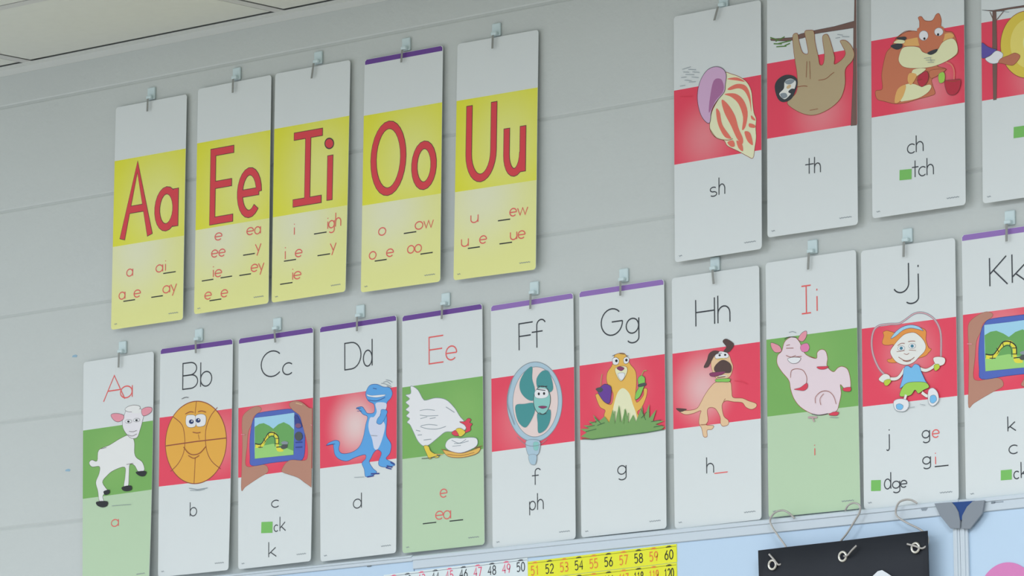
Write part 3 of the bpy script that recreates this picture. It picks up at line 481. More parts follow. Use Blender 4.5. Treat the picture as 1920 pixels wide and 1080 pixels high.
{'key': 'D','x': -0.0078,'z': 2.215,'r': -0.0117,'w': 0.1926,'h': 0.432,'g': [0.006,0.004,0.0041,-0.0013],'style': 'red','purple': 1,'grad': (0.47,0.45,0.95),'head': [('T','dk','D',63.4,86.4,40.6,48.8,2.3,None,0),('T','dk','d',110.0,85.6,22.4,48.8,2.3,None,0)],'sub': [('T','dk','d',84.2,342.4,21.0,27.3,1.8,None,0)],'pic': [('P','dino',1,0.8,'nav',[(118.9,128.2),(127.0,121.0),(143.2,121.1),(159.4,127.6),(175.5,130.9),(182.0,141.2),(177.9,150.4),(168.6,157.5),(166.4,171.7),(168.7,188.1),(166.4,210.5),(168.8,220.5),(179.2,234.5),(175.8,250.4),(166.5,259.2),(185.1,268.4),(187.4,273.5),(166.5,274.7),(150.3,270.7),(147.9,262.3),(154.9,248.3),(145.6,240.9),(136.3,244.8),(129.3,253.9),(124.6,261.6),(133.9,274.0),(143.3,281.4),(131.6,286.8),(115.3,286.9),(111.8,273.4),(106.0,261.4),(115.3,254.2),(113.0,246.6),(87.3,249.8),(68.6,254.1),(49.8,249.3),(38.2,240.0),(34.7,226.6),(32.4,219.8),(17.2,219.9),(24.2,215.7),(40.6,213.3),(50.0,218.3),(47.6,231.1),(56.9,239.4),(80.3,239.3),(99.0,231.4),(109.5,214.5),(115.4,192.4),(120.0,178.3),(108.4,172.3),(99.2,163.2),(92.2,159.3),(106.1,158.3),(113.1,164.7),(120.1,171.8),(136.3,171.9),(136.3,157.4),(122.4,149.5),(115.5,137.5)]),('P','lil',1,0.0,'ol',[(140.9,155.4),(166.3,158.0),(165.2,170.0),(154.8,172.2),(150.2,183.0),(159.5,190.4),(164.1,200.6),(158.3,219.4),(150.2,234.8),(143.3,240.7),(136.3,236.7),(131.6,220.0),(124.7,206.3),(122.4,193.1),(127.0,180.6),(136.3,180.0),(143.2,171.0)]),('P','dino',1,0.7,'nav',[(154.8,168.9),(168.7,172.0),(166.4,181.4),(154.8,194.8),(143.2,192.0),(145.6,184.1),(152.5,178.4)]),('P','wh',1,0.3,'nav',[(118.9,137.0),(131.7,140.5),(162.9,142.1),(161.7,144.7),(143.2,145.2),(122.4,141.1)]),('L','nav',1,1.0,0,[(134.0,127.4),(143.2,129.9)]),('L','nav',1,1.0,0,[(122.4,147.9),(143.2,151.6),(164.0,147.3)]),('L','gr',1,1.0,0,[(159.4,119.6),(168.6,118.9),(177.8,124.7)]),('L','gr',1,1.0,0,[(154.8,120.7),(166.3,123.5),(180.1,129.7)]),('L','gr',1,1.0,0,[(166.3,115.5),(175.5,118.0),(182.4,122.0)]),('L','gr',1,1.0,0,[(168.6,126.9),(177.8,131.1)]),('L','nav',0,2.3,0,[(178.1,266.9),(187.4,271.9)]),('L','nav',0,2.3,0,[(166.5,275.5),(180.5,279.4)]),('L','nav',0,2.3,0,[(168.9,272.5),(182.8,276.3)]),('L','nav',0,2.3,0,[(129.3,283.3),(150.3,284.6)]),('L','nav',0,2.3,0,[(119.9,288.1),(136.3,287.3)]),('L','nav',1,0.8,0,[(92.2,160.9),(103.8,160.5)]),('L','nav',1,0.8,0,[(94.5,165.2),(106.1,166.4)]),('L','nav',1,0.8,0,[(16.0,220.6),(38.3,219.6)]),('L','gr',1,0.7,0,[(87.2,285.8),(112.9,287.4)]),('L','gr',1,0.7,0,[(129.3,213.3),(145.6,215.7)])]},
{'key': 'E','x': 0.1993,'z': 2.2155,'r': -0.0115,'w': 0.1946,'h': 0.4308,'g': [0.006,0.004,-0.002,0.0018],'style': 'green','purple': 1,'grad': (0.75,0.45,0.2),'head': [('T','tr','E',66.0,94.8,34.5,48.1,2.3,None,0),('T','tr','e',106.3,93.2,27.1,25.0,2.3,None,0)],'sub': [('T','tr','e',90.7,338.3,17.2,14.4,1.8,None,0),('T','bk','_',49.4,381.7,32.0,1.9,1.8,None,0),('T','tr','e',79.6,376.9,18.5,14.4,1.8,None,0),('T','tr','a',98.8,377.7,17.2,14.4,1.8,None,0),('T','bk','_',113.1,382.5,32.0,1.9,1.8,None,0)],'pic': [('P','wh',1,1.0,'gr',[(21.0,130.2),(37.8,138.6),(50.4,156.4),(58.7,159.7),(81.6,158.0),(106.5,163.9),(126.9,180.7),(139.0,196.5),(149.1,206.4),(155.0,217.4),(146.8,224.5),(134.6,220.1),(122.3,222.9),(103.9,221.9),(87.4,229.8),(62.7,241.8),(50.3,241.4),(37.9,231.4),(27.5,214.3),(19.1,200.5),(11.8,194.9),(18.1,189.0),(9.7,183.3),(17.0,177.5),(8.5,171.7),(16.9,166.0),(8.5,158.6),(17.9,153.0),(8.4,145.4),(21.0,143.4)]),('L','gr',1,1.0,0,[(43.1,176.9),(60.8,176.8),(79.4,180.3)]),('L','gr',1,1.0,0,[(43.1,185.1),(60.7,188.5),(87.6,190.4)]),('L','gr',1,1.0,0,[(44.1,191.7),(60.7,190.1)]),('L','gr',1,1.0,0,[(45.1,204.7),(64.8,204.3),(85.5,208.0)]),('L','gr',1,1.0,0,[(44.1,206.2),(60.7,211.5),(85.4,214.4),(106.0,211.7)]),('L','gr',1,1.0,0,[(66.9,194.0),(81.4,193.5)]),('L','gr',1,1.0,0,[(33.7,211.7),(44.1,214.3)]),('L','gr',1,1.0,0,[(37.9,220.9),(48.3,221.2)]),('L','gr',1,1.0,0,[(106.4,176.9),(126.8,188.8)]),('L','gr',1,1.0,0,[(52.4,231.2),(70.9,231.4)]),('P','cred',1,0.6,'ol',[(138.9,206.9),(151.1,207.4),(159.4,202.6),(166.5,205.7),(163.3,210.2),(169.4,214.0),(165.2,218.4),(165.1,224.8),(154.9,227.7),(146.7,227.7),(155.0,222.2),(151.0,213.8)]),('P','yolk',1,0.6,'ol',[(130.5,219.7),(138.7,218.1),(146.8,221.4),(152.8,226.7),(148.7,231.1),(140.5,233.5),(132.4,227.9)]),('P','cred',1,0.6,'ol',[(120.2,225.1),(128.5,221.1),(134.5,226.5),(136.5,231.5),(126.3,230.5)]),('P','wh',1,0.8,'gr',[(107.8,239.8),(118.1,234.5),(132.3,235.1),(142.5,236.9),(162.8,237.3),(179.0,240.5),(181.8,250.2),(172.5,257.2),(142.1,263.0),(117.8,257.5),(105.7,249.2)]),('L','gr',1,1.0,0,[(120.1,237.9),(138.3,245.2),(154.6,239.7)]),('L','gr',1,1.0,0,[(126.1,244.8),(142.4,245.6),(160.7,243.4)]),('L','gr',1,0.8,0,[(122.0,249.2),(142.3,249.6)]),('P','straw',1,0.8,'brn',[(99.5,253.3),(117.8,258.3),(142.1,263.8),(166.4,261.4),(186.6,257.8),(186.5,263.3),(176.3,268.6),(148.0,271.4),(121.7,268.9),(107.5,263.6)]),('L','brn',1,1.0,0,[(95.4,252.1),(113.7,257.1)]),('L','brn',1,1.0,0,[(174.5,257.4),(192.7,255.3)]),('L','brn',1,0.8,0,[(109.6,262.2),(142.0,267.7),(174.4,265.3)]),('P','yolk',1,0.6,'ol',[(53.4,242.5),(64.7,243.6),(70.8,253.7),(89.2,263.4),(85.1,266.2),(74.9,264.4),(66.7,266.8),(60.6,257.5)]),('L','dgr',1,1.1,0,[(48.2,264.3),(68.7,264.7),(93.3,262.2)]),('L','straw',1,1.1,0,[(77.0,259.1),(99.4,261.3)])]},
{'key': 'F','x': 0.4148,'z': 2.2097,'r': -0.0134,'w': 0.1939,'h': 0.4329,'g': [0.006,0.004,0.0012,0.0005],'style': 'red','purple': 2,'grad': (0.35,0.65,0.2),'head': [('T','dk','F',66.6,87.7,32.4,47.2,2.3,None,0),('T','dk','f',96.7,87.6,32.4,49.1,2.3,None,0)],'sub': [('T','dk','f',94.2,329.9,19.9,28.3,1.8,None,0),('T','dk','p',87.8,373.4,13.7,15.1,1.8,None,0),('T','dk','h',106.4,374.3,14.9,29.3,1.8,None,0)],'pic': [('P','fang',1,1.4,'gr',[(165.6,193.0),(162.1,210.7),(154.5,226.6),(143.3,239.5),(129.2,248.6),(113.3,253.3),(96.6,253.3),(80.1,248.4),(65.1,239.1),(52.6,225.9),(43.4,209.8),(38.1,191.8),(37.3,173.3),(40.8,155.3),(48.6,139.3),(59.9,126.3),(74.2,117.2),(90.2,112.7),(107.1,112.9),(123.5,118.0),(138.4,127.5),(150.7,140.7),(159.7,156.8),(164.8,174.6)]),('P','fanp',1,1.1,'gr',[(156.4,191.5),(153.0,208.4),(145.6,223.3),(134.8,235.1),(121.6,242.6),(106.8,245.4),(91.8,243.2),(77.7,236.1),(65.8,224.7),(56.8,210.0),(51.7,193.0),(50.9,175.3),(54.3,158.2),(61.8,143.1),(72.7,131.4),(86.1,123.9),(100.9,121.2),(115.9,123.6),(130.0,130.8),(141.8,142.3),(150.6,157.0),(155.6,173.9)]),('P','teal',1,0.6,'gr',[(96.9,120.3),(80.2,127.0),(67.6,144.5),(69.7,162.1),(84.2,176.4),(99.7,179.8),(103.0,161.3),(96.8,141.6)]),('P','teal',1,0.6,'gr',[(109.2,158.8),(107.2,142.8),(119.7,130.9),(134.2,131.9),(142.3,147.0),(145.3,164.6),(136.0,169.8),(121.6,158.7)]),('P','teal',1,0.6,'gr',[(58.1,184.5),(77.9,184.4),(99.7,185.3),(102.8,199.0),(92.3,216.7),(79.8,226.4),(65.2,216.9),(58.0,200.3)]),('P','teal',1,0.6,'gr',[(109.0,202.9),(127.6,201.8),(138.9,201.5),(137.8,220.2),(127.4,234.7),(110.8,239.2),(108.9,221.7)]),('P','teal2',1,1.3,'dgr',[(139.0,185.1),(136.2,195.5),(130.2,203.4),(122.0,207.0),(113.2,205.6),(105.7,199.6),(100.9,190.1),(99.8,179.0),(102.5,168.5),(108.6,160.7),(116.9,157.1),(125.6,158.4),(133.1,164.5),(137.9,174.0)]),('P','wh',1,0.5,'gr',[(102.9,166.0),(113.3,160.9),(131.9,164.6),(133.9,175.8),(121.5,179.1),(105.0,175.7)]),('P','bk',1,0.0,'ol',[(114.7,170.5),(114.5,171.6),(113.8,172.3),(112.8,172.7),(111.7,172.6),(110.7,172.0),(110.0,171.0),(109.8,169.9),(110.0,168.9),(110.7,168.1),(111.7,167.7),(112.8,167.8),(113.8,168.4),(114.5,169.4)]),('P','bk',1,0.0,'ol',[(127.1,171.1),(126.9,172.2),(126.2,173.0),(125.2,173.4),(124.1,173.2),(123.1,172.6),(122.4,171.7),(122.2,170.6),(122.4,169.5),(123.1,168.7),(124.1,168.3),(125.2,168.5),(126.2,169.1),(126.9,170.0)]),('L','dk',1,1.3,0,[(111.3,155.9),(121.6,158.7),(131.9,158.6)]),('L','dk',1,1.3,0,[(109.2,162.0),(127.8,165.7)]),('P','lip',1,0.5,'dgr',[(111.1,192.9),(121.4,192.5),(131.7,195.2),(121.4,197.2)]),('L','dk',1,1.1,0,[(113.1,203.3),(121.3,207.4),(129.6,206.0)]),('P','fang',1,0.8,'gr',[(82.8,250.3),(112.8,253.5),(112.7,270.8),(106.5,277.9),(89.9,277.0),(83.7,269.3)]),('P','teal2',1,0.3,'gr',[(99.4,255.2),(110.7,256.4),(109.6,268.9),(100.3,267.9)]),('P','fang',1,0.6,'gr',[(87.9,276.8),(105.5,277.8),(104.4,291.8),(99.2,294.4),(90.9,290.4)]),('L','gr',1,0.9,0,[(61.0,241.6),(83.8,258.3),(110.7,261.1),(131.4,252.4)]),('L','gr',1,1.3,0,[(48.8,139.1),(38.2,175.9),(54.8,218.9)])]},
{'key': 'G','x': 0.6199,'z': 2.2132,'r': -0.0087,'w': 0.1934,'h': 0.432,'g': [0.006,0.004,0.0007,-0.0008],'style': 'red','purple': 2,'grad': (0.5,0.4,0.2),'head': [('T','dk','G',50.5,85.3,48.7,46.5,2.3,None,0),('T','dk','g',107.4,86.7,29.2,26.0,2.3,None,0)],'sub': [('T','dk','g',85.0,329.9,19.5,14.9,1.8,None,0)],'pic': [('P','gold',1,0.8,'brn',[(81.8,120.1),(102.0,119.9),(111.9,132.5),(115.8,140.5),(127.6,154.0),(129.3,174.2),(126.9,198.6),(130.8,208.3),(145.1,197.3),(145.2,186.6),(153.3,187.4),(151.1,201.0),(140.8,218.5),(130.6,225.2),(136.5,236.7),(132.3,245.6),(112.0,246.7),(87.7,244.4),(57.3,238.4),(55.5,222.6),(57.7,215.0),(45.6,207.6),(36.8,189.7),(36.9,185.0),(46.0,185.9),(58.0,201.1),(72.1,205.6),(76.5,187.4),(62.7,167.5),(63.0,150.5),(73.4,139.2),(77.6,130.5)]),('P','cream',1,0.0,'ol',[(78.2,206.2),(86.7,186.9),(99.0,180.4),(112.9,191.0),(120.7,210.4),(128.5,229.7),(126.2,245.0),(75.6,240.1),(74.9,221.4)]),('P','wh',1,0.6,'ol',[(75.6,127.2),(83.7,124.9),(90.7,130.3),(87.6,137.6),(77.5,136.6)]),('P','wh',1,0.6,'ol',[(100.8,129.8),(107.9,126.7),(113.9,131.1),(110.8,137.7),(102.7,137.7)]),('P','bk',1,0.0,'ol',[(87.5,131.5),(87.2,132.5),(86.4,133.3),(85.2,133.6),(84.0,133.5),(82.9,132.9),(82.1,132.0),(81.8,130.9),(82.1,129.9),(82.9,129.1),(84.1,128.7),(85.3,128.9),(86.4,129.4),(87.2,130.4)]),('P','bk',1,0.0,'ol',[(110.2,132.6),(109.9,133.6),(109.2,134.4),(108.0,134.8),(106.8,134.6),(105.6,134.0),(104.9,133.1),(104.6,132.0),(104.9,131.0),(105.7,130.2),(106.8,129.9),(108.1,130.0),(109.2,130.6),(110.0,131.5)]),('P','cream',1,0.5,'brn',[(81.3,146.2),(89.5,141.7),(105.6,143.3),(109.5,150.6),(103.3,162.3),(95.1,167.7),(87.2,160.7)]),('P','lip',1,0.5,'ol',[(85.4,144.3),(93.5,142.1),(102.6,146.1),(95.4,150.0)]),('P','wh',1,0.6,'gr',[(88.3,153.9),(102.4,154.5),(102.3,162.2),(97.2,166.3),(91.2,162.6)]),('L','dk',1,0.8,0,[(75.7,121.8),(81.8,120.1)]),('L','dk',1,0.8,0,[(106.0,124.2),(112.0,125.6)]),('L','dk',1,0.9,0,[(91.9,118.9),(104.0,121.7)]),('P','purp',1,0.8,'ol',[(42.1,179.3),(52.5,171.1),(60.6,169.6),(72.7,176.2),(71.4,193.1),(68.1,203.6),(58.0,201.1),(48.0,190.8)]),('P','dgr',1,0.0,'ol',[(37.1,175.7),(48.3,173.8),(54.3,179.0),(46.1,182.8)]),('P','leaf',1,0.6,'ol',[(133.4,168.5),(140.5,163.0),(148.5,166.9),(149.4,176.2),(145.2,186.6),(137.0,199.6),(126.9,203.2),(129.1,191.1),(135.2,182.5)]),('P','dgr',1,0.0,'ol',[(134.3,177.8),(149.4,176.2),(151.3,181.0),(136.2,182.6)]),('L','leaf',1,1.2,0,[(141.5,163.9),(146.7,156.0),(153.7,155.5)]),('L','leaf',1,0.9,0,[(49.4,170.8),(50.7,158.5),(52.9,151.0)]),('P','grass',0,0.0,'ol',[(2.5,255.8),(16.0,250.1),(1.8,242.4),(22.3,243.6),(8.1,236.8),(30.6,238.9),(20.6,230.2),(38.9,235.0),(31.0,220.2),(45.1,232.5),(57.5,225.9),(67.5,237.8),(76.0,215.3),(81.7,239.2),(90.4,208.9),(95.9,240.5),(104.4,216.5),(112.1,242.1),(122.4,229.1),(128.3,242.1),(142.8,215.6),(146.5,237.6),(158.9,214.1),(158.6,238.8),(174.8,224.9),(166.6,244.2),(192.6,246.7),(172.5,251.0),(193.5,256.8),(184.4,261.4),(152.2,263.0),(111.8,263.0),(71.1,263.1),(30.1,263.2)]),('L','dgreen',0,1.2,0,[(16.2,240.7),(34.7,239.3)]),('L','dgreen',0,1.2,0,[(22.5,235.0),(41.0,232.1)]),('L','dgreen',0,1.2,0,[(35.0,225.3),(49.1,237.6)]),('L','dgreen',0,1.2,0,[(140.7,221.6),(150.5,241.1)]),('L','dgreen',0,1.2,0,[(162.5,245.4),(184.6,244.4)]),('L','dgreen',0,1.2,0,[(14.0,248.3),(38.7,246.0)]),('L','dgreen',0,1.2,0,[(152.7,227.4),(140.5,237.0)]),('L','dgreen',0,1.2,0,[(40.9,239.9),(57.3,236.8)]),('L','dgreen',0,1.2,0,[(168.4,255.2),(188.5,254.0)]),('L','dgreen',0,1.4,0,[(5.5,260.1),(30.1,263.2),(71.1,263.1),(111.8,263.0),(152.2,263.0),(192.5,261.4)]),('L','grass',0,2.2,0,[(79.6,240.5),(81.1,218.9)]),('L','grass',0,2.2,0,[(91.9,238.6),(90.3,213.6)]),('L','grass',0,2.2,0,[(99.9,242.5),(104.4,218.0)]),('L','grass',0,2.2,0,[(110.1,241.9),(112.4,225.0)])]},
{'key': 'H','x': 0.8297,'z': 2.2129,'r': -0.0078,'w': 0.1924,'h': 0.433,'g': [0.006,0.004,0.0028,-0.0012],'style': 'red','purple': 0,'grad': (0.35,0.5,0.75),'head': [('T','dk','H',52.9,89.6,41.4,45.7,2.3,None,0),('T','dk','h',101.7,89.5,29.2,47.5,2.3,None,0)],'sub': [('T','dk','h',73.0,344.4,17.1,27.4,1.8,None,0),('T','tr','_',90.1,346.0,29.2,1.8,1.8,None,0)],'pic': [('P','dog',1,0.8,'brn',[(94.8,190.3),(109.0,190.2),(127.1,192.9),(129.9,207.6),(132.7,220.0),(152.8,223.5),(166.8,229.5),(182.8,235.6),(182.7,241.7),(172.6,244.5),(160.6,239.5),(152.7,231.1),(134.6,227.8),(116.5,224.4),(108.3,231.2),(112.0,249.8),(122.0,258.4),(120.9,265.9),(109.7,267.1),(104.7,261.3),(103.9,250.6),(94.0,235.9),(81.8,232.4),(75.7,237.1),(77.4,254.1),(73.2,261.3),(89.4,264.4),(85.3,270.1),(75.1,270.6),(74.9,281.3),(66.8,280.5),(62.9,266.4),(57.0,256.7),(59.2,243.1),(61.4,235.7),(45.0,238.7),(28.6,239.3),(16.3,234.3),(10.3,227.6),(26.6,232.2),(51.3,231.6),(61.6,222.0),(70.0,210.6),(82.4,198.1)]),('P','dbr',1,0.0,'ol',[(6.2,226.4),(18.5,227.6),(30.8,230.4),(16.3,233.5)]),('P','dog',1,0.6,'brn',[(85.2,155.8),(95.6,140.2),(109.8,138.7),(123.9,144.7),(129.7,157.5),(133.6,168.5),(127.3,183.0),(117.1,186.5),(100.9,186.3),(90.9,176.2)]),('P','wh',1,0.5,'ol',[(95.6,141.7),(105.8,138.2),(121.9,143.0),(122.8,150.7),(105.6,150.4),(95.4,149.3)]),('P','bk',1,0.0,'ol',[(107.1,145.2),(106.8,146.0),(106.1,146.5),(105.2,146.8),(104.1,146.7),(103.1,146.2),(102.4,145.5),(102.2,144.7),(102.5,143.9),(103.2,143.4),(104.1,143.1),(105.2,143.2),(106.2,143.7),(106.8,144.4)]),('P','bk',1,0.0,'ol',[(119.2,145.7),(118.9,146.5),(118.3,147.1),(117.3,147.3),(116.2,147.2),(115.2,146.7),(114.6,146.0),(114.4,145.2),(114.6,144.5),(115.3,143.9),(116.3,143.6),(117.3,143.8),(118.3,144.2),(119.0,144.9)]),('L','dk',1,0.8,0,[(95.6,141.7),(109.8,141.7)]),('L','yolk',1,1.2,0,[(99.5,152.0),(115.7,151.4)]),('P','dbr',1,0.6,'ol',[(69.8,161.8),(77.1,150.4),(81.4,140.2),(91.6,135.9),(103.7,138.8),(93.5,144.5),(85.2,154.3),(79.0,162.0)]),('P','dbr',1,0.6,'ol',[(112.1,122.2),(118.2,118.3),(128.3,122.5),(136.2,129.4),(132.1,136.5),(123.9,141.7),(113.9,139.1),(120.0,132.2)]),('P','dbr',1,0.6,'ol',[(93.2,164.2),(103.4,156.2),(113.6,154.2),(125.6,160.1),(130.5,168.2),(127.4,176.9),(109.2,175.0),(95.1,172.1)]),('P','lip',1,0.5,'ol',[(82.8,173.8),(97.1,173.0),(117.3,174.4),(109.1,178.8),(94.9,180.4),(84.8,178.6)]),('L','wh',1,1.2,0,[(103.0,180.5),(113.2,180.8),(121.2,182.4)]),('L','dk',1,0.9,0,[(98.9,183.1),(117.2,182.7)]),('P','leaf',1,0.5,'ol',[(95.8,185.8),(111.1,185.9),(127.2,187.6),(125.1,192.6),(108.9,191.0),(96.8,189.7)]),('L','cred',1,1.2,0,[(137.2,192.4),(151.3,194.6),(165.3,200.6)]),('L','brn',1,0.8,0,[(61.0,260.1),(75.3,260.7)]),('L','brn',1,0.8,0,[(116.6,220.6),(112.4,225.5)])]},
{'key': 'I','x': 1.0352,'z': 2.2161,'r': -0.0051,'w': 0.1927,'h': 0.4333,'g': [0.006,0.004,-0.002,-0.0006],'style': 'green','purple': 0,'grad': (0.5,0.3,0.15),'head': [('T','tr','I',76.9,95.5,19.5,46.7,2.3,None,0),('T','tr','i',104.9,94.0,9.2,25.1,2.3,None,0)],'sub': [('T','tr','i',95.7,336.5,9.2,11.7,1.8,None,0)],'pic': [('P','pig',1,0.9,'brn',[(39.1,139.2),(51.0,132.8),(62.6,134.0),(72.1,144.1),(77.6,156.9),(87.0,166.9),(106.1,174.1),(108.3,164.5),(116.1,160.0),(125.6,163.2),(130.0,175.7),(128.6,189.2),(141.6,200.2),(151.3,194.4),(160.8,193.1),(171.9,199.4),(177.0,216.2),(176.4,232.5),(165.1,231.4),(156.0,223.2),(157.3,238.1),(153.0,254.0),(146.9,266.7),(129.8,269.6),(110.9,270.2),(92.0,264.8),(71.3,252.6),(58.2,238.0),(50.9,220.8),(47.4,205.4),(32.2,188.8),(22.7,174.2),(24.0,160.6),(32.9,153.9)]),('P','pinkear',1,0.6,'ol',[(9.7,137.7),(19.5,140.2),(29.2,145.8),(31.9,154.5),(19.2,154.8),(11.5,147.1)]),('P','pinkear',1,0.6,'ol',[(68.4,137.6),(76.4,127.8),(86.2,125.7),(85.9,134.9),(78.0,142.4)]),('P','rose',1,0.4,'ol',[(75.9,147.6),(87.6,146.5),(92.2,153.8),(88.2,160.2),(77.5,159.9),(72.9,153.3)]),('L','dk',1,1.2,0,[(39.2,134.6),(49.0,131.8),(64.6,134.2)]),('L','gr',1,0.9,0,[(49.2,124.1),(57.0,123.4),(64.8,126.5)]),('L','brn',1,0.9,0,[(42.9,145.7),(50.7,145.0)]),('L','brn',1,0.9,0,[(42.8,150.3),(58.3,151.6)]),('L','brn',1,0.9,0,[(42.5,162.5),(54.1,166.7),(75.4,167.3)]),('P','wh',1,0.6,'ol',[(46.3,168.2),(58.0,167.1),(73.4,170.1),(67.4,177.1),(55.8,177.5),(48.1,172.9)]),('L','brn',1,0.9,0,[(51.3,201.2),(53.5,189.4),(65.2,187.5),(78.6,191.8),(86.0,204.6),(83.8,216.4)]),('P','cred',1,0.4,'ol',[(58.6,221.5),(72.1,219.8),(85.8,213.6),(87.5,221.2),(79.7,225.7),(68.2,223.9)]),('P','cred',1,0.4,'ol',[(107.6,188.6),(119.1,189.0),(132.4,190.3),(124.6,194.0),(113.2,192.9)]),('P','cred',1,0.4,'ol',[(161.4,230.4),(177.4,229.6),(177.2,236.3),(165.0,235.1)]),('P','cred',1,0.4,'ol',[(131.7,271.3),(141.2,267.7),(152.5,269.4),(148.5,274.2),(137.3,273.2)]),('L','brn',1,0.9,0,[(103.9,249.6),(104.2,239.2),(115.9,231.3),(131.0,232.0),(142.1,241.2),(147.3,255.0)]),('L','brn',1,0.9,0,[(115.2,253.6),(113.6,243.0),(121.5,234.8)]),('L','dk',1,1.1,0,[(95.8,266.6),(110.9,270.2),(129.8,269.4)]),('L','brn',1,0.7,0,[(54.1,166.7),(63.8,164.6)]),('L','rosed',0,3.3,0,[(88.0,271.9),(107.0,273.5)]),('L','rosed',0,2.4,0,[(95.6,271.1),(101.1,280.4)]),('L','gr',1,0.7,0,[(133.4,275.9),(152.2,278.2)]),('L','brn',1,0.7,0,[(90.8,168.8),(104.2,173.2)])]},
